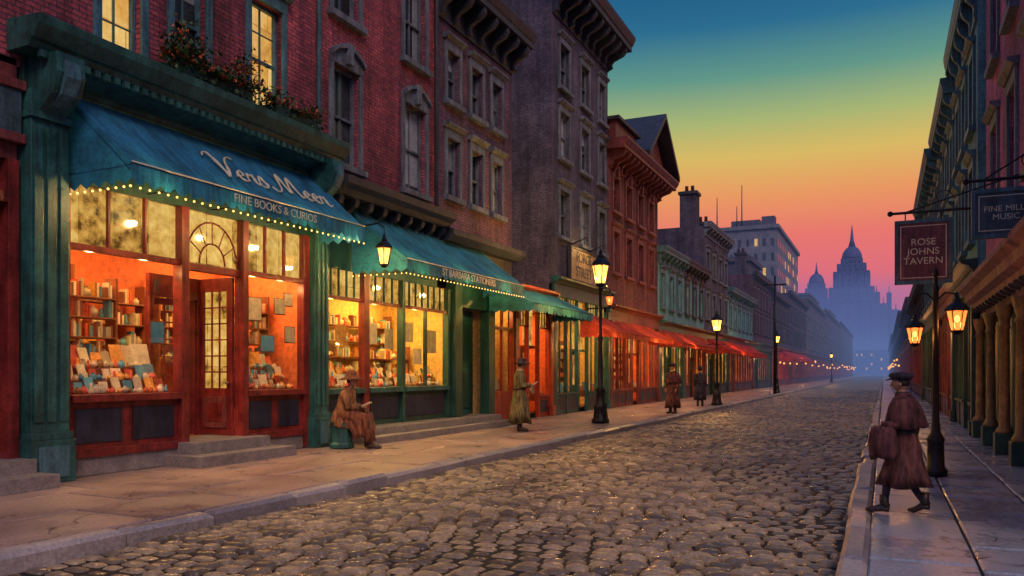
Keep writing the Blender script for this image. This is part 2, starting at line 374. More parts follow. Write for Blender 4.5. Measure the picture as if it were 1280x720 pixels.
def window(b,a0,a1,z0,z1,trim='slate_trim',lit=False,arch=False,detail=2,blind=None):
    w=a1-a0; zm=(z0+z1)/2
    pane='win_lit' if lit else 'win_dark'
    b.quad('glass',pane,[(a0,-.2,z0),(a1,-.2,z0),(a1,-.2,z1),(a0,-.2,z1)])
    if blind is None: blind=random.choice([0,0,.3,.5,.75,.9]) if not lit else 0
    if blind:
        if random.random()<.5: b.box('blinds','blind',a0+.06,a1-.06,-.195,-.185,z1-(z1-z0)*blind,z1-.05)
        else:
            for (p,q) in ((a0+.06,a0+w*.3),(a1-w*.3,a1-.06)): b.box('blinds','blind',p,q,-.195,-.185,z0+.06,z1-.05)
    f=.06
    b.box('window_frames',trim,a0,a0+f,-.19,-.1,z0,z1); b.box('window_frames',trim,a1-f,a1,-.19,-.1,z0,z1)
    b.box('window_frames',trim,a0+f,a1-f,-.19,-.1,z0,z0+f); b.box('window_frames',trim,a0+f,a1-f,-.19,-.1,z1-f,z1)
    b.box('window_frames',trim,a0+f,a1-f,-.185,-.12,zm-.03,zm+.03)
    if detail>0:
        am=(a0+a1)/2
        b.box('window_frames',trim,am-.015,am+.015,-.182,-.14,z0+f,zm-.03); b.box('window_frames',trim,am-.015,am+.015,-.182,-.14,zm+.03,z1-f)
        if lit:
            for q in (.25,.75):
                zz=z0+(z1-z0)*q; b.box('window_frames',trim,a0+f,am-.015,-.181,-.145,zz-.012,zz+.012); b.box('window_frames',trim,am+.015,a1-f,-.181,-.145,zz-.012,zz+.012)
    b.box('sills',trim,a0-.18,a1+.18,-.05,.16,z0-.14,z0)
    c=.13
    b.box('window_surrounds',trim,a0-c,a0,.0,.06,z0,z1); b.box('window_surrounds',trim,a1,a1+c,.0,.06,z0,z1)
    if arch:
        n=8; rise=.28*w
        inner=[(a0-c+ (w+2*c)*i/n, z1+rise*math.sin(math.pi*i/n)**.8+.14) for i in range(n+1)]
        b.fprism('window_surrounds',trim,[(a0-c,z1)]+inner+[(a1+c,z1)],.002,.07)
        for i in range(n):
            p0=inner[i];p1=inner[i+1]
            b.fprism('window_surrounds',trim,[p0,p1,(p1[0],p1[1]+.1),(p0[0],p0[1]+.1)],.002,.16)
        b.box('window_surrounds',trim,(a0+a1)/2-.09,(a0+a1)/2+.09,.071,.18,z1+.06,z1+rise+.26)
    else:
        b.box('window_surrounds',trim,a0-c,a1+c,.002,.065,z1,z1+.24)
        b.prism('window_surrounds',trim,[(.0,z1+.24),(.1,z1+.24),(.2,z1+.33),(.2,z1+.38),(0,z1+.38)],a0-c-.07,a1+c+.07)
def bracket(b,mat,a,w,z0,z1,pr):
    h=z1-z0; prof=[(.0,z0),(.05*1,z0),(.14*pr/.5,z0+.1*h),(.12*pr/.5,z0+.28*h),(.35*pr,z0+.42*h),(.8*pr,z0+.6*h),(.95*pr,z0+.8*h),(.92*pr,z1),(0,z1)]
    b.prism('brackets',mat,prof,a-w/2,a+w/2)
def cornice(b,a0,a1,z,h,pr,mat,bsp=1.0,bh=None,ends=(.0,.0),dent=True):
    bh=bh or h*.6
    b.prism('cornice',mat,[(0,z),(.06,z),(.06,z+bh*.15),(.035,z+bh*.15),(.035,z+bh),(.0,z+bh)],a0,a1)
    zt=z+bh; hh=h-bh
    b.prism('cornice',mat,[(0,zt),(pr*.85,zt),(pr*.85,zt+hh*.35),(pr*.9,zt+hh*.4),(pr,zt+hh*.8),(pr,zt+hh),(0,zt+hh)],a0-ends[0],a1+ends[1])
    n=max(1,int(round((a1-a0)/bsp)))
    for i in range(n+1):
        bracket(b,mat,a0+.1+(a1-a0-.2)*i/n,.16,z+.02,zt-.002,pr*.85)
    if dent:
        nd=int((a1-a0)/.3)
        for i in range(nd):
            a=a0+(i+.5)*(a1-a0)/nd
            b.box('dentils',mat,a-.07,a+.07,.036,.036+.12,zt-.16,zt-.004)
def body(b,mat,a0,a1,z0,z1,depth=9,roof='dark_trim'):
    b.quad('walls',mat,[(a0,0,z0),(a0,-depth,z0),(a0,-depth,z1),(a0,0,z1)])
    b.quad('walls',mat,[(a1,0,z0),(a1,-depth,z0),(a1,-depth,z1),(a1,0,z1)])
    b.quad('walls',mat,[(a0,-depth,z0),(a1,-depth,z0),(a1,-depth,z1),(a0,-depth,z1)])
    b.quad('roof',roof,[(a0,0,z1),(a1,0,z1),(a1,-depth,z1),(a0,-depth,z1)])
def room(b,a0,a1,dep,z0,z1,mat,back):
    P='interior'
    b.quad(P,back,[(a0,-dep,z0),(a1,-dep,z0),(a1,-dep,z1),(a0,-dep,z1)])
    for a in (a0,a1): b.quad(P,mat,[(a,-.11,z0),(a,-dep,z0),(a,-dep,z1),(a,-.11,z1)])
    b.quad(P,'wall_in2',[(a0,-.11,z1),(a1,-.11,z1),(a1,-dep,z1),(a0,-dep,z1)]); b.quad(P,'shelf',[(a0,-.11,z0),(a1,-.11,z0),(a1,-dep,z0),(a0,-dep,z0)])
def jar(m,x,y,z,s,mat):
    k=random.choice([0,1,2])
    if k==0: pr=[(.4,0),(.5,.1),(.5,.7),(.25,.9),(.25,1.05),(.3,1.1)]
    elif k==1: pr=[(.25,0),(.5,.35),(.42,.7),(.15,.85),(.22,1.0)]
    else: pr=[(.35,0),(.38,.3),(.2,.6),(.18,1.0),(.12,1.3)]
    m.lathe([(r*s,z+h*s) for r,h in pr],x,y,mat,8)
gd=M(); GM=['amberj','whitej','amberj','cream','redj','whitej','bluec','redj']
def shelves(a0,a1,o,zs,b,dep=.26):
    for z in zs:
        b.box('shelves','shelf',a0,a1,o-dep,o,z-.03,z)
        a=a0+.08
        while a<a1-.08:
            s=random.uniform(.11,.19); x,y,_=b.T(a,o-dep*.4,z)
            if random.random()<.6: jar(gd,x,y,z,s,random.choice(GM)); a+=s*random.uniform(.8,1.0)
            else:
                for _ in range(random.randint(3,7)):
                    h=random.uniform(.17,.29); t=random.uniform(.025,.05)
                    x,y,_q=b.T(a,o-dep*.4,z); gd.obox(random.choice(['cream','bluec','redj','amberj','shelf','whitej']),Matrix.Translation((x,y,z+h/2)),.16,t,h); a+=t+.004
                    if a>a1-.08: break
                a+=.07
    for a in (a0,a1-.04): b.box('shelves','shelf',a,a+.04,o-dep-.01,o+.002,.5,zs[-1]+.35)
def display(b,a0,a1,z,n,row,size=.2):
    for i in range(n):
        a=a0+(i+.5)*(a1-a0)/n+random.uniform(-.03,.03); o=-.28-.22*row
        x,y,_=b.T(a,o,z); h=size*random.uniform(.75,1.35); wv=h*random.uniform(.6,.85)
        gd.obox(random.choice(['cream','cream','whitej','bluec','amberj','redj']),Matrix.Translation((x,y,z+h/2))@Matrix.Rotation(random.uniform(-.3,.3),4,'Z')@Matrix.Rotation(R(-18),4,'Y'),.02,wv,h)
def shopfront(b,a0,a1,z1,frame,lit,n=4,door=2,corn=True,o=0.0,sill=.85,real=None):
    global gd
    g=.15
    for a in (a0,a1-.28):
        b.box('pilasters',frame,a,a+.28,-.1,.13+o,g,z1-.45); b.box('pilasters',frame,a-.04,a+.32,-.08,.18+o,g+.001,g+.35); b.box('pilasters',frame,a-.04,a+.32,-.08,.2+o,z1-.65,z1-.47)
    b.box('fascia',frame,a0,a1,-.1,.1+o,z1-.45,z1)
    if corn: b.prism('shop_cornice',frame,[(.0,z1),(.14+o,z1),(.2+o,z1+.08),(.36+o,z1+.14),(.38+o,z1+.22),(0,z1+.26)],a0-.04,a1+.04)
    A0=a0+.28;A1=a1-.28; w=(A1-A0)/n; zt=z1-.45; tr=zt-.65
    pane='glass' if real else lit
    if real:
        old=gd; gd=M()
        room(b,a0+.1,a1-.1,2.2,.3,zt,real,real)
        shelves(A0+.1,A1-.1,-1.75,(1.1,1.5,1.9,2.3,2.7),b)
    for i in range(n):
        p=A0+i*w;q=p+w
        if i==door:
            b.box('door',frame,p+.08,q-.08,-.35,-.29,g+.02,2.5); b.quad('door',lit,[(p+.25,-.285,1.2),(q-.25,-.285,1.2),(q-.25,-.285,2.35),(p+.25,-.285,2.35)])
            b.box('door',frame,p+.04,q-.04,-.34,-.1,2.5,2.6); b.quad('glass','transom',[(p+.04,-.2,2.6),(q-.04,-.2,2.6),(q-.04,-.2,zt),(p+.04,-.2,zt)])
        else:
            b.box('bulkhead',frame,p+.04,q-.04,-.1,.02,g,sill); b.box('bulkhead','panel',p+.14,q-.14,.021,.03,g+.15,sill-.12)
            b.box('bulkhead',frame,p+.04,q-.04,-.1,.08,sill,sill+.07)
            b.quad('glass',pane,[(p+.04,-.08,sill+.07),(q-.04,-.08,sill+.07),(q-.04,-.08,tr+.03),(p+.04,-.08,tr+.03)])
            b.quad('glass','transom',[(p+.04,-.082,tr+.03),(q-.04,-.082,tr+.03),(q-.04,-.082,zt),(p+.04,-.082,zt)])
            b.box('shop_frames',frame,p+.04,q-.04,-.078,.0,tr,tr+.06)
            am=(p+q)/2
            if q-p>1.1:
                b.box('shop_frames',frame,am-.025,am+.025,-.077,-.01,sill+.07,tr)
            for k in range(1,4): aa=p+(q-p)*k/4; b.box('shop_frames',frame,aa-.01,aa+.01,-.076,-.03,tr+.06,zt)
            if real:
                b.box('display_stand','shelf',p+.05,q-.05,-.6,-.13,.7,sill+.1); display(b,p+.08,q-.08,sill+.1,max(2,int((q-p)/.28)),0,.28)
                for _ in range(int((q-p)/.14)):
                    x,y,_z=b.T(random.uniform(p+.1,q-.1),-.5,0); jar(gd,x,y,sill+.1,random.uniform(.12,.24),random.choice(GM))
                if random.random()<.7: am2=random.uniform(p+.3,q-.3); b.box('window_bills','cream',am2-.15,am2+.15,-.12,-.11,1.6,2.05)
        b.box('shop_frames',frame,p-.04,p+.04,-.1,.05,g,zt)
    b.box('shop_frames',frame,A1-.04,A1+.04,-.1,.05,g,zt)
    if real:
        gd.make('shop_goods',b.root); gd=old
        x,y,_=b.T((a0+a1)/2,-.9,0); light('shop_ceiling_lamp','AREA',(x,y,zt-.05),26*(a1-a0),(1,.6,.2) if real=='wall_in2' else (1,.5,.16),b.root,1.2,sy=(a1-a0)*.6)

# ------------------------------------------------------------------ camera & world
cam=bpy.data.cameras.new('camera'); co=bpy.data.objects.new('camera',cam); scene.collection.objects.link(co)
co.location=(0,0,1.7); YAW=math.atan(.465); co.rotation_euler=(R(90),0,YAW)
cam.sensor_width=36; cam.lens=28.125; cam.shift_y=105/1280; cam.clip_end=6000; cam.clip_start=.05
scene.camera=co
w=bpy.data.worlds.new('World'); scene.world=w; w.use_nodes=True; nt=w.node_tree; nt.nodes.clear()
out=N(nt,'ShaderNodeOutputWorld'); tc=N(nt,'ShaderNodeTexCoord'); sp=N(nt,'ShaderNodeSeparateXYZ'); L(nt,tc.outputs['Generated'],sp.inputs[0])
def s2l(r,g,b):
    f=lambda c:((c/255+.055)/1.055)**2.4 if c/255>.04045 else c/255/12.92
    return (f(r),f(g),f(b))
warm=ramp(nt,sp.outputs[2],[(0,s2l(185,100,130)),(.05,s2l(215,98,122)),(.11,s2l(234,104,112)),(.16,s2l(238,116,100)),(.205,s2l(236,150,92)),(.25,s2l(216,184,98)),(.29,s2l(166,180,115)),(.335,s2l(96,150,135)),(.385,s2l(42,108,143)),(.45,s2l(22,82,128)),(.55,s2l(55,95,155)),(1,s2l(78,112,172))])
cool=ramp(nt,sp.outputs[2],[(0,s2l(135,110,150)),(.2,s2l(138,126,172)),(.5,s2l(104,125,178)),(1,s2l(78,112,172))])
mr=N(nt,'ShaderNodeMapRange'); L(nt,sp.outputs[1],mr.inputs[0]); mr.inputs[1].default_value=-.3; mr.inputs[2].default_value=.3
mxs=mixcol(nt,mr.outputs[0],cool,warm)
bg=N(nt,'ShaderNodeBackground'); L(nt,mxs,bg.inputs[0]); bg.inputs[1].default_value=1.0
sk=N(nt,'ShaderNodeTexSky',sky_type='NISHITA'); sk.sun_disc=False; sk.sun_elevation=R(2); sk.sun_rotation=R(35)
bg2=N(nt,'ShaderNodeBackground'); L(nt,sk.outputs[0],bg2.inputs[0]); bg2.inputs[1].default_value=.003
ads=N(nt,'ShaderNodeAddShader'); L(nt,bg.outputs[0],ads.inputs[0]); L(nt,bg2.outputs[0],ads.inputs[1]); L(nt,ads.outputs[0],out.inputs[0])
twilight_fill=light('twilight_fill','SUN',(0,0,50),1.25,(1,.64,.48)); twilight_fill.data.angle=R(22)  # added soft twilight fill from behind the camera, away from the sunset
sd=Vector((-.5,.55,-.62)).normalized(); twilight_fill.rotation_euler=sd.to_track_quat('-Z','Y').to_euler()

# ------------------------------------------------------------------ ground, road, pavements
g=M(); g.poly([(-3000,-500,-.12),(3000,-500,-.12),(3000,5000,-.12),(-3000,5000,-.12)],'mortar'); g.make('ground')
KL=-6.8; KR=-.35
road=empty('cobblestone_road')
g=M(); g.poly([(KL-.1,-3,-.04),(KR+.1,-3,-.04),(KR+.1,81,-.04),(KL-.1,81,-.04)],'mortar'); g.make('road_bed',road)
g=M(); g.poly([(KL-.1,80.5,-.002),(KR+.1,80.5,-.002),(KR+.1,700,-.002),(KL-.1,700,-.002)],'farroad'); g.make('distant_road_surface',road)
def cobbles():
    rng=np.random.default_rng(3); C=[]
    y=1.5
    while y<80.5:
        dy=.185+rng.uniform(-.015,.02); x=KL+.02+rng.uniform(-.1,.0)
        while x<KR-.02:
            wv=rng.uniform(.2,.31); x2=min(x+wv,KR)
            if x2-x>.08: C.append((max(x,KL),x2,y+rng.uniform(-.006,.006),y+dy+rng.uniform(-.006,.006),rng.uniform(-.014,.012),rng.uniform(-.06,.06),rng.uniform(-.08,.08)))
            x=x2
        y+=dy
    C=np.array(C); n=len(C)
    cx=(C[:,0]+C[:,1])/2; cy=(C[:,2]+C[:,3])/2; hx=(C[:,1]-C[:,0])/2-.012; hy=(C[:,3]-C[:,2])/2-.013
    ang=np.arange(8)*np.pi/4+np.pi/8
    ux=np.sign(np.cos(ang))*np.where(np.abs(np.cos(ang))>.5,1,.70); uy=np.sign(np.sin(ang))*np.where(np.abs(np.sin(ang))>.5,1,.64)
    V=[]
    wav=.014*np.sin(cx*1.7+cy*.6)+.014*np.sin(cy*1.1-cx)
    for (sc,z) in ((1.0,-.075),(.98,-.036),(.86,-.010),(.55,.004)):
        jx=rng.uniform(.93,1.03,(n,8)); jy=rng.uniform(.93,1.03,(n,8))
        X=cx[:,None]+hx[:,None]*ux*sc*jx; Y=cy[:,None]+hy[:,None]*uy*sc*jy
        Z=z+C[:,4:5]+wav[:,None]+(X-cx[:,None])*C[:,5:6]+(Y-cy[:,None])*C[:,6:7]
        V.append(np.stack([X,Y,Z],-1))
    V.append(np.stack([cx,cy,.009+C[:,4]+wav],-1)[:,None,:])
    V=np.concatenate(V,1).reshape(-1,3)
    base=[]
    for r in range(3):
        for k in range(8):
            a=r*8+k;b=r*8+(k+1)%8; base.append((a,b,b+8,a+8))
    quads=np.array(base); tris=np.array([(24+k,24+(k+1)%8,32) for k in range(8)])
    off=np.arange(n)*33
    Q=(quads[None]+off[:,None,None]).reshape(-1,4); Tt=(tris[None]+off[:,None,None]).reshape(-1,3)
    me=bpy.data.meshes.new('cobblestones')
    me.vertices.add(len(V)); me.vertices.foreach_set('co',V.ravel())
    loops=np.concatenate([Q.ravel(),Tt.ravel()]); me.loops.add(len(loops)); me.loops.foreach_set('vertex_index',loops)
    st=np.concatenate([np.arange(len(Q))*4,len(Q)*4+np.arange(len(Tt))*3]); me.polygons.add(len(st)); me.polygons.foreach_set('loop_start',st)
    me.polygons.foreach_set('use_smooth',np.ones(len(st),dtype=bool))
    me.materials.append(MT['cobble']); me.update(calc_edges=True); me.validate()
    o=bpy.data.objects.new('cobblestones',me); scene.collection.objects.link(o); o.parent=road
cobbles()
def block(m,x0,x1,y0,y1,zt,mat,ch=.015,j=.004,base=-.1):
    t=[random.uniform(-j,j) for _ in range(4)]
    def ring(i,z,tt=0): 
        c=[(x0+i,y0+i),(x1-i,y0+i),(x1-i,y1-i),(x0+i,y1-i)]
        return [(c[k][0],c[k][1],z+(t[k] if tt else 0)) for k in range(4)]
    v=ring(0,base)+ring(0,zt-ch,1)+ring(ch,zt,1)
    f=[(r*4+k,r*4+(k+1)%4,r*4+(k+1)%4+4,r*4+k+4) for r in range(2) for k in range(4)]+[(8,9,10,11)]
    m.add(v,f,mat)
def pavement(name,x0,x1,cols,ly,mat,y0=-2,y1=110):
    root=empty(name); m=M(); wx=(x1-x0)/cols
    for c in range(cols):
        y=y0-random.random()
        while y<y1:
            l=ly*random.uniform(.75,1.25); block(m,x0+c*wx+.012,x0+(c+1)*wx-.012,y+.012,y+l-.012,.145+random.uniform(-.007,.007),mat,.018,.007); y+=l
    m.make('slabs',root)
    m=M(); m.poly([(x0,-3,.11),(x1,-3,.11),(x1,y1+1,.11),(x0,y1+1,.11)],'mortar'); m.poly([(x0,y1,.145),(x1,y1,.145),(x1,700,.145),(x0,700,.145)],mat); m.make('paving_bed',root)
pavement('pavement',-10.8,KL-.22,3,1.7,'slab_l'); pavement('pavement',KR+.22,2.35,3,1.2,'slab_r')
def kerb(x0,x1,irr):
    m=M(); y=-2
    while y<140:
        l=random.uniform(1.0,2.0); dx=random.uniform(-irr,irr)
        block(m,x0+dx,x1+dx*.3,y+.015,y+l-.015,.15+random.uniform(-.018,.025),'kerb',.045,.015); y+=l
    m.box(x0,x1,y,700,-.1,.15,'kerb'); m.make('kerb',recalc=True)
kerb(KL-.22,KL+.02,.02); kerb(KR-.02,KR+.22,.04)

# ------------------------------------------------------------------ building 1 (red brick corner shops)
XF=-10.8
b=B('red_brick_shop_building','L',XF)
ops=[]; wl=[]
f2=[(8.38,9.1,1),(9.75,10.45,0),(11.55,12.4,1),(14.02,14.95,0),(16.85,17.85,0)]
for (p,q,l) in f2:
    z0=6.62 if p<13 else 6.25; z1=z0+2.15
    ops.append((p,q,z0,z1)); wl.append((p,q,z0,z1,l,p>13))
for (p,q,l) in f2:
    ops.append((p,q,9.5,11.6)); wl.append((p,q,9.5,11.6,0,False))
    ops.append((p,q,12.8,14.7)); wl.append((p,q,12.8,14.7,0,False))
for (p,q) in ((3.2,4.1),(5.3,6.2)):
    ops.append((p,q,6.62,8.77)); wl.append((p,q,6.62,8.77,0,False))
wall(b,'brick_red',1.0,18.5,5.9,16.5,ops)
body(b,'brick_red',1.0,18.5,5.9,16.5)
for (p,q,z0,z1,l,ar) in wl: window(b,p,q,z0,z1,'teal_trim' if p<13 else 'slate_trim',bool(l),ar,2,None if not l else 0)
cornice(b,1,18.5,15.6,1.2,.9,'dark_trim',1.2)
b.P('drainpipe').tube([b.T(18.3,.1,16),b.T(18.3,.1,5.95)],.06,'dark_trim',8)
b.P('drainpipe').tube([b.T(13.45,.1,16),b.T(13.45,.1,6.55)],.055,'teal_trim',8)
b.box('shopfront','maroon_trim',1.0,5.2,-.3,0,.15,6.0)
b.box('shopfront','maroon_trim',5.2,7.1,-.3,0,4.6,6.0)
b.box('door','redwood',5.35,6.95,-.45,-.37,.6,4.0); 
for z0,z1 in ((.8,1.9),(2.05,3.7)):
    for a in (5.5,6.25): b.box('door','maroon_trim' if z0<1 else 'win_dark',a,a+.55,-.369,-.35,z0,z1)
b.P('door').sphere(b.T(6.86,-.33,1.95),.04,'gold',8,6)
b.box('door','redwood',5.2,5.35,-.36,.05,.5,4.6); b.box('door','redwood',6.95,7.1,-.36,.05,.5,4.6); b.box('door','redwood',5.35,6.95,-.38,.04,4.0,4.15); b.quad('glass','win_dark',[(5.35,-.2,4.15),(6.95,-.2,4.15),(6.95,-.2,4.6),(5.35,-.2,4.6)])
b.box('sign_fascia','sign_dark',4.6,7.1,.0,.1,4.95,5.55); b.box('sign_fascia','maroon_trim',4.5,7.14,.0,.14,5.55,5.68); b.box('sign_fascia','maroon_trim',4.5,7.14,.0,.14,4.82,4.95)
b.box('steps','stone_step',4.8,7.15,-.5,.35,.14,.52); b.box('steps','stone_step',4.8,7.2,.35,.75,.14,.33)
def pil(a0,a1,z1,mat,o=.22):
    b.box('pilasters',mat,a0,a1,-.1,o,.15,z1); b.box('pilasters',mat,a0-.05,a1+.05,-.08,o+.07,.151,.75); b.box('pilasters',mat,a0-.03,a1+.03,-.08,o+.05,.75,.85)
    n=3; wv=(a1-a0)/n
    for i in range(n): b.box('pilasters',mat,a0+i*wv+.03,a0+(i+1)*wv-.03,o,o+.03,1.0,z1-.5)
    b.box('pilasters',mat,a0-.03,a1+.03,-.08,o+.06,z1-.4,z1-.3)
    b.box('pilasters','teal_trim',a0+.06,a1-.06,o+.07,o+.09,.22,.66)
pil(7.15,7.72,5.6,'green'); pil(13.2,13.62,5.6,'green')
bracket(b,'green',7.43,.42,4.7,6.06,.7); bracket(b,'green',13.4,.34,4.7,6.06,.7)
bracket(b,'teal_trim',7.43,.22,4.85,5.95,.76); bracket(b,'teal_trim',13.4,.16,4.85,5.95,.76)
b.box('fascia','green_dk',7.72,13.2,-.1,0,4.5,6.05); b.box('fascia','green_dk',7.15,7.72,-.1,.05,5.6,6.05); b.box('fascia','green_dk',13.2,13.62,-.1,.05,5.6,6.05)
b.prism('shop_cornice','green',[(0,6.06),(.45,6.06),(.5,6.15),(.55,6.17),(.68,6.34),(.7,6.46),(0,6.5)],6.95,13.75)
b.prism('shop_cornice','green',[(0,6.05),(.42,6.05),(.4,5.98),(.1,5.86),(.04,5.86),(0,5.8)],7.75,13.15)
for i in range(40): a=7.1+i*.165; b.box('dentils','green',a,a+.09,.42,.5,5.96,6.058)
for a0,a1,o1 in ((7.72,7.86,.06),(9.86,10.02,.1),(11.28,11.42,.1),(13.02,13.2,.06)): b.box('shop_frames','redwood',a0,a1,-.12,o1,.16,4.5)
for a0,a1 in ((7.86,9.86),(11.42,13.02)):
    b.box('bulkhead','redwood',a0,a1,-.1,0,.42,1.25); b.box('bulkhead','stone_step',a0,a1,-.1,.03,.15,.42)
    b.box('bulkhead','redwood',a0,a1,-.1,.12,1.25,1.36)
    b.box('bulkhead','redwood',a0,a1,0,.07,.42,.55)
    h=(a1-a0)/2
    for k in range(2): b.box('bulkhead','panel',a0+k*h+.1,a0+(k+1)*h-.1,.002,.02,.63,1.15)
    b.quad('glass','glass',[(a0,0,1.36),(a1,0,1.36),(a1,0,4.5),(a0,0,4.5)])
    b.box('shop_frames','redwood',a0,a1,-.05,.05,3.5,3.6)
    for k in range(1,3): aa=a0+(a1-a0)*k/3; b.box('shop_frames','redwood',aa-.02,aa+.02,-.04,.03,3.6,4.5)
    b.quad('transom_glass','transom',[(a0,-.06,3.6),(a1,-.06,3.6),(a1,-.06,4.5),(a0,-.06,4.5)])
b.box('steps','stone_step',9.55,11.85,.0,.85,.14,.33); b.box('steps','stone_step',9.8,11.6,-.8,.45,.3301,.52)
b.box('shop_frames','redwood',10.02,11.28,-.1,.02,3.45,3.58)
b.quad('transom_glass','transom',[(10.02,-.06,3.58),(11.28,-.06,3.58),(11.28,-.06,4.5),(10.02,-.06,4.5)])
cx=10.65
for rr in (.6,.3):
    pts=[(cx+rr*math.cos(math.pi*i/12),3.6+rr*1.25*math.sin(math.pi*i/12)) for i in range(13)]
    for i in range(12):
        p,q=pts[i],pts[i+1]; b.P('fanlight').tube([b.T(p[0],-.03,p[1]),b.T(q[0],-.03,q[1])],.02,'redwood',5)
for i in range(1,6):
    t=math.pi*i/6; b.P('fanlight').tube([b.T(cx+.28*math.cos(t),-.03,3.6+.35*math.sin(t)),b.T(cx+.6*math.cos(t),-.03,3.6+.75*math.sin(t))],.014,'redwood',5)
b.box('door','redwood',10.02,10.06,-.95,-.12,.52,1.3); b.quad('glass','glass',[(10.04,-.12,1.3),(10.04,-.95,1.3),(10.04,-.95,3.45),(10.04,-.12,3.45)])
b.box('door','redwood',11.22,11.28,-.95,-.12,.52,1.4); b.box('door','maroon_trim',11.2,11.22,-.82,-.25,.66,1.25); b.box('door','redwood',11.19,11.2,-.72,-.35,.78,1.13)
b.box('door','redwood',11.22,11.28,-.26,-.12,1.4,3.45); b.box('door','redwood',11.22,11.28,-.95,-.82,1.4,3.45); b.box('door','redwood',11.22,11.28,-.82,-.26,3.2,3.45)
b.quad('glass','transom',[(11.26,-.82,1.4),(11.26,-.26,1.4),(11.26,-.26,3.2),(11.26,-.82,3.2)])
for k in (1,2): o=-.82+.56*k/3; b.box('door','redwood',11.225,11.255,o-.014,o+.014,1.4,3.2)
for k in range(1,6): z=1.4+1.8*k/6; b.box('door','redwood',11.228,11.252,-.82,-.26,z-.013,z+.013)
b.P('door').sphere(b.T(11.17,-.2,1.5),.035,'gold',8,6)
b.box('door','redwood',10.06,10.14,-1.0,-.9,.52,3.45); b.box('door','redwood',11.14,11.22,-1.0,-.9,.52,3.45); b.box('door','redwood',10.14,11.14,-1.0,-.9,3.05,3.45)
dl=M(); ang=R(-10)
def dbox(x0,x1,z0,z1,t,mat):
    Mx=Matrix.Translation(b.T(11.12,-.95,0))@Matrix.Rotation(ang,4,'Z')@Matrix.Translation((0,-(x0+x1)/2,(z0+z1)/2)); dl.obox(mat,Mx,t,x1-x0,z1-z0)
W=.98
dbox(0,.12,.54,3.04,.05,'redwood'); dbox(W-.12,W,.54,3.04,.05,'redwood'); dbox(.12,W-.12,.54,1.35,.045,'redwood'); dbox(.12,W-.12,2.92,3.04,.05,'redwood')
dbox(.2,W-.2,.7,1.2,.065,'maroon_trim')
for i in range(1,3): dbox(.12+(W-.24)*i/3-.012,.12+(W-.24)*i/3+.012,1.35,2.92,.04,'redwood')
for i in range(1,5): z=1.35+1.57*i/5; dbox(.12,W-.12,z-.012,z+.012,.038,'redwood')
dl.make('door_leaf',b.root)
room(b,7.74,13.3,2.6,.5,4.52,'wall_in','wall_in')
ZS=(1.95,2.28,2.61,2.94,3.27)
shelves(7.95,9.5,-1.0,ZS[:4],b); shelves(9.65,11.1,-2.2,(1.4,1.8,2.2,2.6,3.0),b); shelves(11.55,13.15,-.95,ZS[:4],b)
shelves(7.9,9.6,-2.2,ZS,b); shelves(11.4,13.2,-2.2,ZS,b)
for a0,a1 in ((7.9,9.82),(11.46,12.98)):
    for r in range(3):
        b.box('display_stand','shelf',a0,a1,-.38-.22*r,-.13-.22*r,1.0,1.37+.2*r)
        display(b,a0,a1,1.37+.2*r,int((a1-a0)/.2),r,.22 if r<2 else .32)
        for i in range(int((a1-a0)/.1)):
            x,y,_=b.T(a0+.05+i*.1,-.17-.22*r+random.uniform(-.02,.02),0); jar(gd,x,y,1.37+.2*r,random.uniform(.07,.13),random.choice(GM))
for (a,z,wv,h,mt) in ((9.5,2.35,.26,.34,'bluec'),(11.75,2.9,.34,.42,'cream'),(12.45,3.0,.3,.3,'cream'),(12.75,2.45,.28,.3,'cream'),(12.1,2.25,.36,.3,'bluec'),(12.7,3.15,.24,.24,'cream')):
    b.box('window_bills',mt,a-wv/2,a+wv/2,-.07,-.06,z-h/2,z+h/2); b.box('window_bills','shelf',a-wv/2-.02,a+wv/2+.02,-.08,-.071,z-h/2-.02,z+h/2+.02)
b.box('fascia','green_dk',13.62,18.5,-.1,0,3.95,5.5); b.prism('shop_cornice','dark_trim',[(0,5.5),(.35,5.5),(.45,5.62),(.6,5.7),(.62,5.86),(0,5.9)],13.78,18.5)
for i in range(9): bracket(b,'dark_trim',13.95+i*.55,.14,5.05,5.498,.35)
panes=((13.7,15.1),(15.3,16.7),(16.82,18.95))
for a0,a1 in ((13.62,13.7),(15.1,15.3),(16.7,16.82),(18.95,19.15)): b.box('shop_frames','redwood' if a0<16 else 'green_dk',a0,a1,-.1,.08,.16,3.95)
for a0,a1 in panes:
    b.box('bulkhead','green_dk',a0,a1,-.1,0,.16,1.22); b.box('bulkhead','green',a0,a1,-.1,.12,1.22,1.34)
    b.box('bulkhead','panel',a0+.12,a1-.12,.002,.02,.6,1.1)
    b.quad('glass','glass',[(a0,0,1.34),(a1,0,1.34),(a1,0,3.95),(a0,0,3.95)])
    b.box('shop_frames','redwood',a0,a1,-.05,.04,3.28,3.36)
    b.quad('transom_glass','transom',[(a0,-.06,3.36),(a1,-.06,3.36),(a1,-.06,3.95),(a0,-.06,3.95)])
    n=int((a1-a0)/.28)
    for k in range(1,n): aa=a0+(a1-a0)*k/n; b.box('shop_frames','green_dk',aa-.012,aa+.012,-.04,.02,3.36,3.95)
    if a1-a0>1.5: am=(a0+a1)/2; b.box('shop_frames','green_dk',am-.04,am+.04,-.05,.04,1.34,3.28)
room(b,13.64,19.1,2.0,.5,3.98,'wall_in2','wall_in2')
shelves(13.8,15.0,-1.1,(1.7,2.05,2.4,2.75),b); shelves(16.95,18.9,-1.1,(1.7,2.05),b); shelves(13.8,18.9,-1.7,(1.7,2.1,2.5,2.9),b)
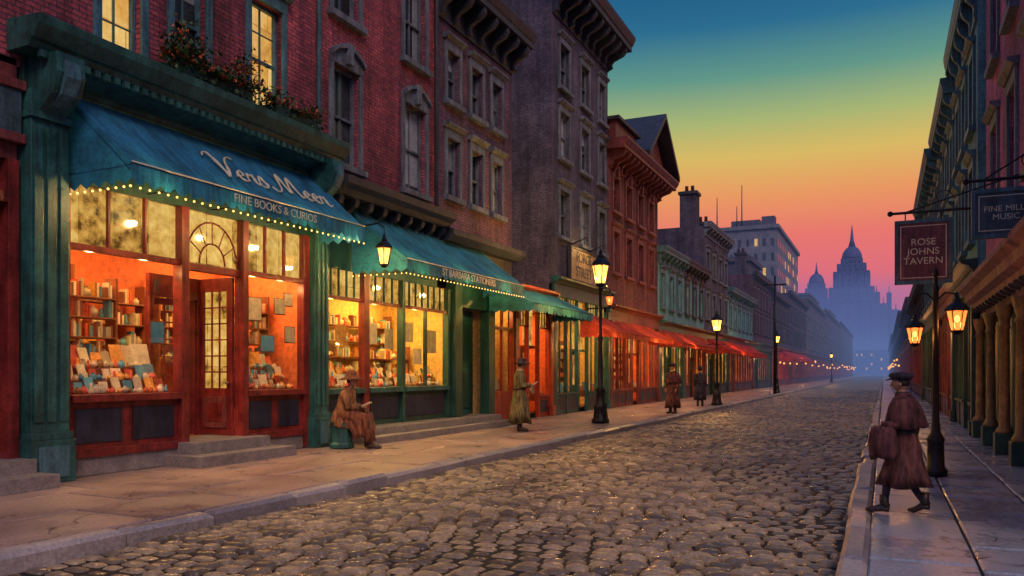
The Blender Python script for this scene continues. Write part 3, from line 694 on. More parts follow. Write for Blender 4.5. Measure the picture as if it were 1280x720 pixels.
for a0,a1 in panes:
    for r in range(2):
        b.box('display_stand','shelf',a0,a1,-.38-.22*r,-.13-.22*r,1.0,1.35+.2*r); display(b,a0,a1,1.35+.2*r,int((a1-a0)/.24),r,.24)
        for i in range(int((a1-a0)/.13)):
            x,y,_=b.T(a0+.05+i*.13,-.17-.22*r,0); jar(gd,x,y,1.35+.2*r,random.uniform(.08,.13),random.choice(GM))
for (a,z,wv,h,mt) in ((15.6,2.6,.4,.5,'cream'),(16.3,2.5,.36,.5,'cream'),(17.2,2.7,.4,.5,'cream'),(17.6,2.1,.4,.4,'cream'),(18.3,2.5,.5,.6,'cream'),(14.4,2.5,.4,.5,'amberj')):
    b.box('window_bills',mt,a-wv/2,a+wv/2,-.07,-.06,z-h/2,z+h/2)
gd.make('shop_goods',b.root)
b.box('steps','stone_step',14.3,21.4,.0,.95,.14,.3); b.box('steps','stone_step',14.5,21.2,.0,.6,.3001,.46)
root1=b.finish(.008)
for (a,p) in ((8.9,115),(12.2,105)): light('shop_ceiling_lamp','AREA',(XF-1.2,a,4.4),p,WARM,root1,1.2)
for a in (8.4,9.4,11.9,12.7): light('window_fill','POINT',(XF-.28,a,3.42),11,WARM,root1,.05)  # added fill behind the glass to brighten the upright goods
for (a,p) in ((15,110),(17.6,110)): light('shop_ceiling_lamp','AREA',(XF-.9,a,3.85),p,(1,.60,.15),root1,1.2)
for a in (14.3,16,17.8): light('window_fill','POINT',(XF-.28,a,3.2),13,(1,.60,.15),root1,.05)  # added fill for the second shop's display, no fitting there

# ------------------------------------------------------------------ awnings
def awning(a0,a1,zt,zb,proj,val,mat,xf=XF,bulbs=False):
    root=empty('shop_awning'); m=M(); X=lambda o:xf+o
    na=max(6,int((a1-a0)*4)); ns=6; vs=[];fs=[]
    ribs=max(2,int((a1-a0)/1.3))
    for i in range(na+1):
        a=a0+(a1-a0)*i/na
        for j in range(ns+1):
            t=j/ns; sag=.075*math.sin(math.pi*t)*(.3+.7*abs(math.sin(math.pi*ribs*i/na)))+.012*math.sin(i*1.3+j)
            vs.append((X(.02+proj*t),a,zt+(zb-zt)*t-sag*(1 if 0<j<ns else 0)))
    for i in range(na):
        for j in range(ns): k=i*(ns+1)+j; fs.append((k,k+1,k+ns+2,k+ns+1))
    m.add(vs,fs,mat,True)
    for a in (a0,a1):
        k=0 if a==a0 else na*(ns+1)
        m.poly([vs[k+j] for j in range(ns+1)]+[(X(.02),a,zb)],mat)
        n=max(3,int(proj/.25))
        for i in range(n):
            o0=.02+proj*i/n;o1=.02+proj*(i+1)/n
            m.poly([(X(o0),a,zb),(X(o1),a,zb),(X(o1),a,zb-val*.7),((X((o0+o1)/2)),a,zb-val),(X(o0),a,zb-val*.7)],mat)
    n=int((a1-a0)/.25); xo=X(.02+proj)
    for i in range(n):
        p=a0+(a1-a0)*i/n;q=a0+(a1-a0)*(i+1)/n; wv=q-p; wob=.01*math.sin(i*2.1)
        m.poly([(xo,p,zb),(xo,q,zb),(xo+wob,q,zb-val*.75),(xo+wob,p+wv*.75,zb-val*.95),(xo+wob,p+wv*.5,zb-val),(xo+wob,p+wv*.25,zb-val*.95),(xo+wob,p,zb-val*.75)],mat)
    m.make('canvas',root,recalc=False)
    f=M(); f.tube([(X(proj),a0,zb-.03),(X(proj),a1,zb-.03)],.015,'iron',6)
    for i in range(ribs+1):
        a=a0+.01+(a1-a0-.02)*i/ribs; f.tube([(X(.03),a,zt-.12),(X(proj),a,zb-.11)],.012,'iron',5); f.tube([(X(.03),a,zb-.05),(X(proj),a,zb-.04)],.012,'iron',5)
    f.tube([(xo+.012,a0,zb+.01),(xo+.012,a1,zb+.01)],.012,'lettering' if bulbs else mat,5)
    f.make('frame',root)
    if bulbs:
        q=M(); n=int((a1-a0)/.16)
        for i in range(n+1): q.sphere((X(proj+.0),a0+(a1-a0)*i/n,zb-val-.03),.018,'bulb',6,4)
        for i in range(int(proj/.16)): q.sphere((X(.05+i*.16),a0,zb-val-.03),.018,'bulb',6,4)
        q.make('bulbs',root)
    return root
aw=awning(7.85,13.35,5.75,4.62,1.3,.3,'cloth_blue',bulbs=True)
sl=Vector((-1.3,0,1.13)).normalized(); nl=Vector((1.13,0,1.3)).normalized()
GL={'V':([(-.6,1.7),(-.35,2.15),(0,2.1),(.2,1.5),(.4,.5),(.5,0),(.75,.8),(1.05,1.8),(1.5,2.4),(1.9,2.35)],1.25),
 'e':([(-.15,.3),(.3,.5),(.6,.75),(.45,1.0),(.15,.8),(.1,.35),(.35,0),(.8,.2)],.8),
 'r':([(-.05,.2),(.15,1.0),(.25,.8),(.5,.95),(.55,.7),(.5,.2),(.7,0),(.95,.25)],.9),
 's':([(-.1,.2),(.3,1.15),(.42,.75),(.55,.3),(.3,-.08),(-.05,.0)],.75),
 'M':([(-.9,.3),(-.6,-.1),(-.1,.3),(.25,1.4),(.5,2.2),(.6,1.3),(.7,.2),(1.1,1.4),(1.5,2.2),(1.5,1.1),(1.6,.1),(2.0,.2)],2.05)}
def catmull(P,k=5):
    P=[P[0]]+P+[P[-1]]; o=[]
    for i in range(1,len(P)-2):
        for j in range(k):
            t=j/k; o.append(tuple(.5*(2*P[i][d]+(-P[i-1][d]+P[i+1][d])*t+(2*P[i-1][d]-5*P[i][d]+4*P[i+1][d]-P[i+2][d])*t*t+(-P[i-1][d]+3*P[i][d]-3*P[i+1][d]+P[i+2][d])*t**3) for d in (0,1)))
    o.append(P[-2]); return o
tm=M(); xx=0; sc=.31
for ch in 'Vers Meer':
    if ch==' ': xx+=1.1; continue
    st,adv=GL[ch]; pts=catmull([(x+xx+.18*y,y) for x,y in st])
    P3=[Vector((XF+.02+1.3,9.95,4.62))+sl*(.5+p[1]*sc)+Vector((0,1,0))*(p[0]*sc)+nl*.006 for p in pts]
    nn=len(P3); tm.tube(P3,[.014+.018*math.sin(math.pi*i/(nn-1))*(.6+.4*math.sin(i*.9)) for i in range(nn)],'lettering',6)
    xx+=adv
tm.make('script_lettering',aw)
text('small_lettering','FINE BOOKS & CURIOS',aw,(XF+1.335,10.8,4.5),(0,1,0),(0,0,1),.2,'lettering')
for a in (8.4,9.9,11.5,12.9): light('awning_lamp','POINT',(XF+1.1,a,4.3),52,WARM,aw,.05)
aw=awning(14.7,20.9,5.3,4.15,1.45,.28,'cloth_teal',bulbs=True)
text('lettering','ST BARBARA STATIONERS',aw,(XF+1.485,17.6,4.03),(0,1,0),(0,0,1),.24,'lettering')
for a in (15.2,17.5,19.8): light('awning_lamp','POINT',(XF+1.2,a,3.9),58,(1,.60,.16),aw,.05)
awning(21.2,26.4,4.5,3.7,1.6,.25,'cloth_green')
awning(29.5,39.5,4.0,3.25,1.3,.22,'cloth_orange'); awning(41.5,52.5,4.0,3.2,1.2,.22,'cloth_orange'); awning(54,73,4.0,3.15,1.5,.25,'cloth_red'); awning(96,125,4.3,3.2,1.6,.3,'cloth_red')

# ------------------------------------------------------------------ building 2
b=B('plum_brick_townhouse','L',XF)
cs=((18.99,19.67),(20.4,21.1),(21.75,22.4))
rows=((6.5,8.1),(9.1,10.5))
ops=[(p,q,r,t) for p,q in cs for r,t in rows]
wall(b,'brick_plum',18.5,23.2,5.2,12.4,ops); body(b,'brick_plum',18.5,23.2,4.4,12.4)
for o in ops: window(b,*o,trim='slate_trim',detail=1)
cornice(b,18.5,23.2,11.2,1.3,.8,'dark_trim',.8,ends=(0,.25))
b.box('fascia','dark_trim',18.5,23.2,-.1,0,4.4,5.2); b.prism('shop_cornice','dark_trim',[(0,5.2),(.3,5.2),(.5,5.35),(.5,5.5),(0,5.55)],18.5,23.2)
b.box('entrance','green_dk',19.15,19.55,-.1,.2,.46,4.4); b.box('entrance','green_dk',21.2,21.6,-.1,.2,.15,4.4)
b.box('entrance','green_dk',19.55,21.2,-.1,.15,3.5,4.4)
b.box('door','green',19.6,21.15,-.4,-.32,.46,3.5)
for a in (19.7,20.45):
    b.box('door','green_dk',a,a+.6,-.319,-.29,.65,1.7); b.box('door','green_dk',a,a+.6,-.319,-.29,1.85,3.1)
gd=M()
b.box('shop_frames','orangewood',21.6,21.72,-.1,.1,.15,4.4); 
b.box('bulkhead','orangewood',21.72,23.1,-.1,.05,.15,1.1); b.quad('glass','glass',[(21.72,-.05,1.1),(23.1,-.05,1.1),(23.1,-.05,4.4),(21.72,-.05,4.4)])
b.box('shop_frames','orangewood',22.4,22.48,-.04,.05,1.1,4.4); b.box('shop_frames','orangewood',21.72,23.1,-.04,.06,3.0,3.1); b.box('shop_frames','orangewood',23.1,23.2,-.04,.1,.15,4.4)
room(b,21.65,23.15,2,.4,4.39,'wall_in2','wall_in2'); shelves(21.75,23.1,-1.2,(1.4,1.8,2.2,2.6),b); display(b,21.8,23.05,1.12,5,0,.3)
gd.make('shop_goods',b.root); r=b.finish(.006); light('window_fill','POINT',(XF-.4,22.4,3.6),32,WARM,r,.06)  # point light is added fill just inside the glass
b=B('single_storey_shop','L',XF)
shopfront(b,23.25,26.55,4.3,'orangewood','shop_red',3,1,real='wall_in'); body(b,'stucco_dark',23.25,26.55,4.3,4.5,6); b.finish(.006)
# ------------------------------------------------------------------ building 3 tall slate
b=B('tall_grey_brick_building','L',XF)
cs=((27.35,28.3),(29.6,30.55),(31.75,32.55)); rows=((6.7,8.4),(9.6,11.3),(12.2,13.8))
ops=[(p,q,r,t) for p,q in cs for r,t in rows]
wall(b,'brick_slate',26.6,33,5.0,16,ops); body(b,'brick_slate',26.6,33,4.5,16,11)
for o in ops: window(b,*o,trim='slate_trim',detail=1)
cornice(b,26.6,33,14.6,1.5,1.1,'dark_trim',.85,ends=(.5,.5))
shopfront(b,26.6,33,4.9,'green','shop_lit',5,2,real='wall_in2')
b.finish(.006)
s=empty('shop_sign'); m=M(); m.box(XF+.12,XF+.2,28.0,30.9,5.2,6.35,'sign_beige'); 
for (y0,y1,z0,z1) in ((27.94,30.96,5.12,5.2),(27.94,30.96,6.35,6.43),(27.94,28.0,5.2,6.35),(30.9,30.96,5.2,6.35)): m.box(XF+.1,XF+.24,y0,y1,z0,z1,'dark_trim')
for y in (28.4,30.4): m.tube([(XF+.02,y,6.5),(XF+.7,y,6.75),(XF+.75,y,6.6)],.02,'iron',6)
m.make('board',s); text('lettering','FORGE\nSTREET',s,(XF+.21,29.45,5.8),(0,1,0),(0,0,1),.55,'sign_dark')
light('sign_lamp','POINT',(XF+.75,29.4,6.5),30,WARM,s,.06)
# ------------------------------------------------------------------ building 4 with pediment
b=B('maroon_building_with_pediment','L',XF)
cs=[(33.7+i*1.95,34.6+i*1.95) for i in range(4)]; rows=((6.1,7.9),(8.8,10.3))
ops=[(p,q,r,t) for p,q in cs for r,t in rows]
wall(b,'brick_maroon',33.02,41.4,4.6,11.6,ops); body(b,'brick_maroon',33.02,41.4,4.2,11.6)
for o in ops: window(b,*o,trim='maroon_trim',detail=1,arch=o[2]>8)
cornice(b,33.02,41.4,10.6,1.1,1.0,'maroon_trim',.7,ends=(.3,.6))
b.fprism('pediment','maroon_trim',[(36.6,11.72),(41.9,11.72),(39.25,14.0)],-.3,.35)
for (p,q) in (((36.3,11.75),(39.25,14.25)),((39.25,14.25),(42.2,11.75))):
    b.fprism('pediment','dark_trim',[p,q,(q[0],q[1]+.28),(p[0],p[1]+.28)],-6,1.0)
b.box('attic','maroon_trim',33.2,36.4,-3,.3,11.73,12.6); b.box('attic','dark_trim',33.05,36.5,-3.2,.5,12.6,12.75)
shopfront(b,33.05,41.4,4.4,'maroon_trim','shop_red',7,3,real='wall_in')
b.finish(.006)
# ------------------------------------------------------------------ generic row
def gen(name,side,xf,a0,a1,zt,mat,trim,nc,rows,frame='green_dk',lit='shop_lit',pr=.5,zs=4.2,depth=9,npan=None,corn=.9,litp=.1,det=0):
    b=B(name,side,xf); wv=(a1-a0)/nc; ww=min(1.0,wv*.45)
    ops=[(a0+(i+.5)*wv-ww/2,a0+(i+.5)*wv+ww/2,r,t) for i in range(nc) for r,t in rows]
    wall(b,mat,a0,a1,zs+.1,zt,ops); body(b,mat,a0,a1,0,zt,depth)
    for o in ops: window(b,*o,trim=trim,detail=det,lit=random.random()<litp)
    cornice(b,a0,a1,zt-corn*.7,corn,pr,trim,max(.8,wv/2),dent=False,ends=(.1,.1))
    if frame: shopfront(b,a0,a1,zs,frame,lit,npan or max(3,int((a1-a0)/1.4)),1)
    return b
gen('teal_shop_house','L',XF,41.42,47.2,8.1,'stucco_teal','teal_trim',3,((5.2,7.0),),'green').finish()
gen('teal_corner_house','L',XF,47.22,53.4,8.1,'stucco_teal','dark_trim',3,((5.2,7.0),),'maroon_trim','shop_red').finish()
def chimney(p,x,y,z0,z1,w=.9,pots=2):
    m=M(); m.box(x-w/2,x+w/2,y-w/2,y+w/2,z0,z1,'brick_slate'); m.box(x-w/2-.1,x+w/2+.1,y-w/2-.1,y+w/2+.1,z1,z1+.2,'dark_trim')
    for i in range(pots): m.lathe([(.14,z1+.2),(.11,z1+.6),(.14,z1+.65)],x-.2+.4*i,y,'maroon_trim',8)
    m.make('chimney',p)
b=gen('grey_brick_house','L',XF,53.42,62.3,11.4,'brick_slate','slate_trim',4,((5.3,7.0),(8.2,9.8)),'green_dk'); r=b.finish(); chimney(r,-12,54.5,11.4,13.7,1.1); chimney(r,-16,54.3,11.4,12.8,.9); chimney(r,-12.2,60,11.4,12.6,.8)
gen('low_teal_house','L',XF,62.32,75,7.9,'stucco_teal','teal_trim',6,((5.2,6.8),),'maroon_trim','shop_red').finish()
b=gen('plum_house','L',XF,75.02,88,10.6,'brick_plum','dark_trim',6,((5.4,7),(7.9,9.4)),'green_dk','shop_red'); r=b.finish(); chimney(r,-12,76,10.6,12.5)
gen('grey_row_house','L',XF,88.02,104,10.0,'stucco_dark','dark_trim',7,((5.4,7),(7.6,9)),'orangewood','shop_red').finish()
gen('brick_row_house','L',XF,104.02,130,11.5,'brick_slate','dark_trim',9,((5.4,7),(8.2,9.8)),'maroon_trim','shop_lit').finish()
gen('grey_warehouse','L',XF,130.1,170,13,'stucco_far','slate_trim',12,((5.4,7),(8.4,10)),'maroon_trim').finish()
gen('distant_row_house','L',XF,170.1,230,14,'stucco_dark','slate_trim',14,((5.4,7.2),(9,11)),'maroon_trim',litp=.2).finish()
gen('distant_row_house','L',XF,230.1,330,15,'stucco_dark','slate_trim',14,((5.4,7.2),(9,11)),'maroon_trim',litp=.2).finish()
def blockb(name,x0,x1,y0,y1,z,mat,nx=5,nz=5,lit=.12):
    root=empty(name); m=M(); m.box(x0,x1,y0,y1,0,z,mat); m.box(x0-.3,x1+.3,y0-.3,y1+.3,z+.002,z+.5,mat)
    q=M()
    hz=(z-3)/nz
    for i in range(nx):
        for j in range(nz):
            xx=x0+(i+.5)*(x1-x0)/nx; zz=2+(j+.6)*hz; wd=(x1-x0)/nx*.36
            q.box(xx-wd/2,xx+wd/2,y0-.04,y0+.1,zz-hz*.25,zz+hz*.25,'win_lit' if random.random()<lit else 'win_dark')
    ny=int((y1-y0)/max(2.2,(x1-x0)/nx))
    for i in range(ny):
        for j in range(nz):
            yy=y0+(i+.5)*(y1-y0)/ny; zz=2+(j+.6)*hz; wd=(y1-y0)/ny*.36
            q.box(x1-.1,x1+.04,yy-wd/2,yy+wd/2,zz-hz*.25,zz+hz*.25,'win_lit' if random.random()<lit else 'win_dark')
    m.make('walls',root); q.make('windows',root); return root
r=blockb('apartment_block',-27,-13,112,141,21,'stucco_grey',13,9,.25)
m=M(); m.box(-20,-16,118,124,21.5,23.4,'stucco_far'); m.box(-26,-24.5,113,115,21.5,24,'stucco_far'); m.box(-15,-13.3,112.2,114,21.5,22.7,'stucco_far')
for x,h in ((-22,27),(-18.5,28.5),(-19.2,25.5)): m.tube([(x,118,21),(x,118,h)],[.12,.05],'iron',5)
m.make('rooftop_housing',r)
blockb('rear_warehouse',-22,-12.5,84,92,13,'stucco_dark',6,5)
blockb('rear_tenement',-26,-16,66,74,13,'brick_slate',6,5)
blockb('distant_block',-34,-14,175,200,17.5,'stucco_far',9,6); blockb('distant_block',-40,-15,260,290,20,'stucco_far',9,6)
# ------------------------------------------------------------------ right side
XR=2.05
b=B('purple_brick_building','R',2.2)
cs=((9.6,10.6),(12.0,13.0),(14.5,15.5),(17.0,18.0),(19.6,20.6)); rows=((5.0,7.0),(8.4,10.4),(11.8,13.6))
ops=[(p,q,r,t) for p,q in cs for r,t in rows]
wall(b,'brick_purple',8,22,3.7,15.5,ops); body(b,'brick_purple',8,22,0,15.5)
for o in ops: window(b,*o,trim='slate_trim',detail=1,blind=.6)
b.prism('shop_cornice','rose_trim',[(0,3.2),(.25,3.2),(.28,3.3),(.42,3.36),(.44,3.52),(.58,3.6),(.58,3.7),(0,3.8)],8,22.2)
for i in range(24): bracket(b,'dark_trim',8.3+i*.58,.12,2.98,3.199,.32)
b.box('fascia','brick_plum',8,22,-.1,.12,2.95,3.2)
for i in range(7):
    a=9.2+i*2.1; m=b.P('columns'); x,y,_=b.T(a,.14,0)
    m.lathe([(.15,.55),(.15,.6),(.11,.66),(.095,.7),(.09,1.6),(.08,2.5),(.11,2.55),(.08,2.62),(.14,2.85),(.15,2.949)],x,y,'gold',14)
    b.box('columns','green_dk',a-.17,a+.17,-.02,.31,.15,.55); 
    b.box('columns','green_dk',a-.28,a+.28,-.1,.02,.15,2.95)
    if i<6:
        b.box('bulkhead','green_dk',a+.28,a+1.82,-.1,-.0,.15,.8); b.quad('glass','shop_red' if i%2 else 'win_dark',[(a+.28,-.05,.8),(a+1.82,-.05,.8),(a+1.82,-.05,2.95),(a+.28,-.05,2.95)])  # alternate panes made to glow, added to brighten the dark right side
        b.box('shop_frames','gold',a+1.03,a+1.07,-.04,.0,.8,2.95); b.box('shop_frames','gold',a+.28,a+1.82,-.045,-.005,2.35,2.4)
b.finish(.006)
def genR(name,a0,a1,zt,mat,trim,nc,rows,**k): return gen(name,'R',XR,a0,a1,zt,mat,trim,nc,rows,**k).finish()
genR('teal_row_house',22.25,28.6,11.2,'stucco_teal','teal_trim',3,((5,6.8),(7.8,9.6)),pr=.35,corn=1.4,frame='green_dk',litp=0)
genR('grey_teal_house',28.65,36,10.6,'stucco_teal','teal_trim',3,((5,6.8),(7.8,9.4)),pr=.45,corn=1.2,frame='maroon_trim',lit='shop_red',litp=.1)
genR('slate_house',36.05,50,10.3,'stucco_grey','teal_trim',6,((5,6.8),(7.8,9.4)),pr=.6,corn=1.1,frame='green_dk',lit='shop_red',litp=.1)
genR('low_row_house',50.05,72,6.6,'brick_plum','dark_trim',8,((5,6.0),),pr=.5,frame='maroon_trim',lit='shop_red')
genR('row_house',72.05,110,7.5,'stucco_dark','dark_trim',12,((5,6.6),),pr=.5,frame='maroon_trim',lit='shop_red')
genR('distant_row_house',110.1,220,9,'stucco_dark','dark_trim',20,((5,6.6),),pr=.5,frame='maroon_trim')
genR('distant_row_house',220.1,400,11,'stucco_dark','dark_trim',20,((5,6.6),),pr=.5,frame='maroon_trim')
def hang(name,x0,x1,y,z0,z1,txt,size,bmat,tmat,wallx):
    r=empty(name); m=M(); m.box(x0,x1,y-.03,y+.03,z0,z1,bmat)
    for (p,q,a,c) in ((x0-.05,x1+.05,z1,z1+.06),(x0-.05,x1+.05,z0-.06,z0),(x0-.05,x0,z0,z1),(x1,x1+.05,z0,z1)): m.box(p,q,y-.05,y+.05,a,c,'teal_trim')
    for (p,q,a,c) in ((x0+.04,x1-.04,z1-.055,z1-.04),(x0+.04,x1-.04,z0+.04,z0+.055),(x0+.04,x0+.055,z0+.055,z1-.055),(x1-.055,x1-.04,z0+.055,z1-.055)): m.box(p,q,y-.036,y-.03,a,c,'lettering')
    m.tube([(x0-.1,y,z1+.2),(wallx,y,z1+.2)],.025,'iron',8); m.tube([(x0+.1,y,z1+.2),(wallx,y,z1+.75)],.015,'iron',6)
    for k in range(12):
        t0=k/12*5.5;t1=(k+1)/12*5.5; c0=.16*(1-k/16);c1=.16*(1-(k+1)/16)
        m.tube([(x1-.1+c0*math.cos(t0),y,z1+.42+c0*math.sin(t0)),(x1-.1+c1*math.cos(t1),y,z1+.42+c1*math.sin(t1))],.009,'iron',5)
    for x in (x0+.12,x1-.12): m.tube([(x,y,z1+.2),(x,y,z1+.05)],.012,'iron',5)
    m.sphere((x0-.12,y,z1+.2),.05,'iron',8,6)
    m.make('board',r,.004); text('lettering',txt,r,((x0+x1)/2,y-.035,(z0+z1)/2),(1,0,0),(0,0,1),size,tmat)
    return r
hang('hanging_shop_sign',.22,1.02,15.7,3.3,4.3,'ROSE\nJOHNS\nTAVERN',.165,'sign_red','lettering',2.2)
hang('hanging_shop_sign',1.22,2.0,13.6,3.72,4.32,'FINE MILLS\nMUSIC',.12,'sign_dark','lettering',2.2)

# ------------------------------------------------------------------ street lamps
def lantern(m,x,y,z,s,gm):
    m.lathe([(.06*s,z-.08*s),(.1*s,z-.04*s),(.14*s,z),(.14*s,z+.03*s)],x,y,'iron',6,smooth=False)
    a=[(x+.13*s*math.cos(math.pi*k/3),y+.13*s*math.sin(math.pi*k/3),z+.03*s) for k in range(6)]
    c=[(x+.23*s*math.cos(math.pi*k/3),y+.23*s*math.sin(math.pi*k/3),z+.5*s) for k in range(6)]
    for k in range(6):
        m.add([a[k],a[(k+1)%6],c[(k+1)%6],c[k]],[(0,1,2,3)],gm); m.tube([a[k],c[k]],.014*s,'iron',5)
        m.tube([c[k],c[(k+1)%6]],.016*s,'iron',5)
    m.lathe([(.27*s,z+.5*s),(.28*s,z+.53*s),(.2*s,z+.62*s),(.1*s,z+.7*s),(.09*s,z+.76*s),(.05*s,z+.8*s),(.05*s,z+.86*s),(.01*s,z+.95*s)],x,y,'iron',6,smooth=False)
    m.sphere((x,y,z+.3*s),(.06*s,.06*s,.09*s),'bulb',8,6)
def lamp(x,y,H,s=1,power=60,name='street_lamp'):
    r=empty(name); m=M(); zb=.145; hb=H-.95*s
    m.lathe([(.24*s,zb),(.24*s,zb+.12),(.19*s,zb+.16),(.17*s,zb+.45),(.2*s,zb+.5),(.13*s,zb+.58),(.11*s,zb+.95),(.14*s,zb+1.0),(.075*s,zb+1.1),(.06*s,zb+hb*.6),(.075*s,zb+hb*.62),(.045*s,zb+hb*.65),(.04*s,zb+hb-.12),(.08*s,zb+hb-.08),(.05*s,zb+hb-.04)],x,y,'iron',12)
    for k in range(8):
        t=math.pi*k/4; m.tube([(x+.19*s*math.cos(t),y+.19*s*math.sin(t),zb+.14),(x+.14*s*math.cos(t),y+.14*s*math.sin(t),zb+.6)],.018*s,'iron',5)
    zz=zb+hb*.84; m.tube([(x-.35*s,y,zz),(x+.35*s,y,zz)],.02*s,'iron',6); m.sphere((x-.36*s,y,zz),.035*s,'iron',6,5); m.sphere((x+.36*s,y,zz),.035*s,'iron',6,5)
    lantern(m,x,y,zb+hb+.05*s,s,'lantern'); m.make('post',r)
    light('flame','POINT',(x,y,zb+hb+.05*s+.14*s),power,(1,.54,.16),r,.05)
    return r
r=lamp(-7.82,23.2,5.25,1.15,560)
m=M(); m.tube([(-7.82,23.2,4.15),(-7.6,23.15,4.3),(-7.5,23.1,4.15)],.018,'iron',6); lantern(m,-7.5,23.1,3.7,.55,'lantern_o'); m.make('side_lantern',r)
lamp(-7.1,38,4.4,1.05,520); lamp(-7.2,62,4.6,1,220); lamp(-7.2,130,4.6,1,120)
r=empty('street_lamp'); m=M(); x,y=.70,13.5; zb=.145
m.lathe([(.16,zb),(.16,zb+.1),(.12,zb+.15),(.11,zb+.5),(.13,zb+.55),(.07,zb+.65),(.05,zb+.9),(.04,2.9),(.055,2.95),(.03,3.0),(.03,3.12),(.05,3.16),(.01,3.26)],x,y,'iron',12)
for sx in (-1,1):
    m.tube([(x,y,2.75),(x+sx*.12,y,2.88),(x+sx*.25,y,2.86),(x+sx*.28,y,2.72)],.014,'iron',6)
lantern(m,x-.28,y,2.12,.5,'lantern_o'); lantern(m,x+.28,y,2.3,.62,'lantern_o')
m.make('post',r); light('flame','POINT',(x+.28,y,2.38),16,(1,.38,.1),r,.04); light('flame','POINT',(x-.28,y,2.2),14,(1,.38,.1),r,.04)
r=empty('hanging_lantern'); m=M(); m.tube([(XF,14.15,4.75),(XF+1.1,14.15,4.85),(XF+1.25,14.15,4.75)],.02,'iron',6); m.tube([(XF+.3,14.15,4.4),(XF+.8,14.15,4.82)],.012,'iron',5); m.tube([(XF+1.25,14.15,4.76),(XF+1.25,14.15,4.6)],.01,'iron',5)
lantern(m,XF+1.25,14.15,3.95,.72,'lantern'); m.make('lantern',r); light('flame','POINT',(XF+1.25,14.15,4.03),22,(1,.7,.28),r,.04)
r=M(); r.tube([(-7.1,60,.14),(-7.1,60,8.6)],[.12,.07],'iron',8); r.box(-7.9,-6.3,59.9,60.0,7.9,8.0,'iron'); r.make('utility_pole')
m=M()
for i in range(38):
    y=80+i*6.2; m.sphere((-9.2+random.uniform(-.3,.3),y,3.0+random.uniform(-.6,.3)),.06+y*.0005,'bulb_far',6,4)
    if i%2: m.sphere((1.3,y,2.9+random.uniform(-.6,.4)),.06+y*.0005,'bulb_far',6,4)
m.make('string_lights')
for (y,p,c) in ((30,50,WARM),(36,55,(1,.4,.12)),(45,70,(1,.4,.12)),(60,90,(1,.35,.1)),(78,60,WARM),(110,80,(1,.45,.15))):
    light('shop_spill_fill','POINT',(XF+.9,y,3.0),p,c,None,.05)  # added lights for shop glow spilling outside, no lamps stand there
light('shop_spill_fill','POINT',(1.2,30,3.0),35,(1,.4,.12),None,.05); light('shop_spill_fill','POINT',(1.2,46,3.0),50,(1,.4,.12),None,.05)  # same added spill in front of the right-hand shops
# ------------------------------------------------------------------ window boxes
def windowbox(y0,y1,z,n,xo=.35,h=.45):
    r=empty('flower_window_box'); m=M(); m.box(XF+.12,XF+.5,y0,y1,z,z+.22,'green_dk'); m.make('trough',r,.01)
    m=M()
    for i in range(n):
        t=random.random(); y=y0-.15+(y1-y0+.3)*t; u=random.gauss(0,.45)
        z2=z+.2+abs(u)*h*(.6+.5*math.sin(t*9)) - (.28 if random.random()<.25 else 0); x=XF+xo+random.gauss(0,.13)
        a=Matrix.Translation((x,y,z2))@Matrix.Rotation(random.uniform(0,6.3),4,'Z')@Matrix.Rotation(random.uniform(-1.2,1.2),4,'X')
        s=random.uniform(.03,.07); fl=random.random()<.35 and z2>z+.15
        if fl: s*=.75
        m.add([a@Vector(p) for p in ((-s*.6,0,0),(0,-s,.01),(s*.6,0,0),(0,s,.012))],[(0,1,2,3)],'flower' if fl else 'leaf')
    m.make('plants',r,recalc=False)
windowbox(9.4,11.1,6.52,2400,.44,.65); windowbox(11.7,12.9,6.52,900,.4,.3)
# ------------------------------------------------------------------ skyline
def tower(name,x,y,tiers,spire=None,dome=None):
    r=empty(name); m=M(); z=0
    for (wd,zt) in tiers:
        m.box(x-wd/2,x+wd/2,y-wd/2,y+wd/2,z,zt,'tower'); 
        if wd>6:
            n=5
            for i in range(n):
                xx=x-wd/2+(i+.5)*wd/n; m.box(xx-wd/n*.18,xx+wd/n*.18,y-wd/2-.5,y-wd/2,z+1,zt-1,'tower')
        z=zt+.01
    if dome: m.lathe([(dome*math.cos(t*math.pi/12),z+dome*1.4*math.sin(t*math.pi/12)) for t in range(0,6)],x,y,'tower',12); z+=dome*1.3
    if spire: m.lathe([(spire[0],z),(spire[0]*.5,z+(spire[1]-z)*.3),(.15,spire[1])],x,y,'tower',8)
    m.make('tower_body',r)
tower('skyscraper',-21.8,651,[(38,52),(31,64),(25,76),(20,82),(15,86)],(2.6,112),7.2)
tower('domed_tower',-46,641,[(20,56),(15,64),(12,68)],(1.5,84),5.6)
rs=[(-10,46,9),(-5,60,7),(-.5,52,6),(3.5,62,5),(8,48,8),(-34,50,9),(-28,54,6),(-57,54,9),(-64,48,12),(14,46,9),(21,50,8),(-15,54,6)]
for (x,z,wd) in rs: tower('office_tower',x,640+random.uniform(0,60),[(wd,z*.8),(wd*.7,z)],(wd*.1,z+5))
blockb('end_of_street_block',-40,40,520,540,14,'tower',30,4,lit=.2)
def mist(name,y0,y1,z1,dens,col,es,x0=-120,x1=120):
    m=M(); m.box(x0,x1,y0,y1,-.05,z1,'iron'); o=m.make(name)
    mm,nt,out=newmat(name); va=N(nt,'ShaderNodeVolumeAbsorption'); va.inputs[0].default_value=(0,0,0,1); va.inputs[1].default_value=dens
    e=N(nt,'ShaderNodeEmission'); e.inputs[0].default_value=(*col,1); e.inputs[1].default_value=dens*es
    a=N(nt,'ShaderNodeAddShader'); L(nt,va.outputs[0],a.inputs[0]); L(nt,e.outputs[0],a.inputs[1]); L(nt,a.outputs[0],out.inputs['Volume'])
    o.data.materials.clear(); o.data.materials.append(mm)
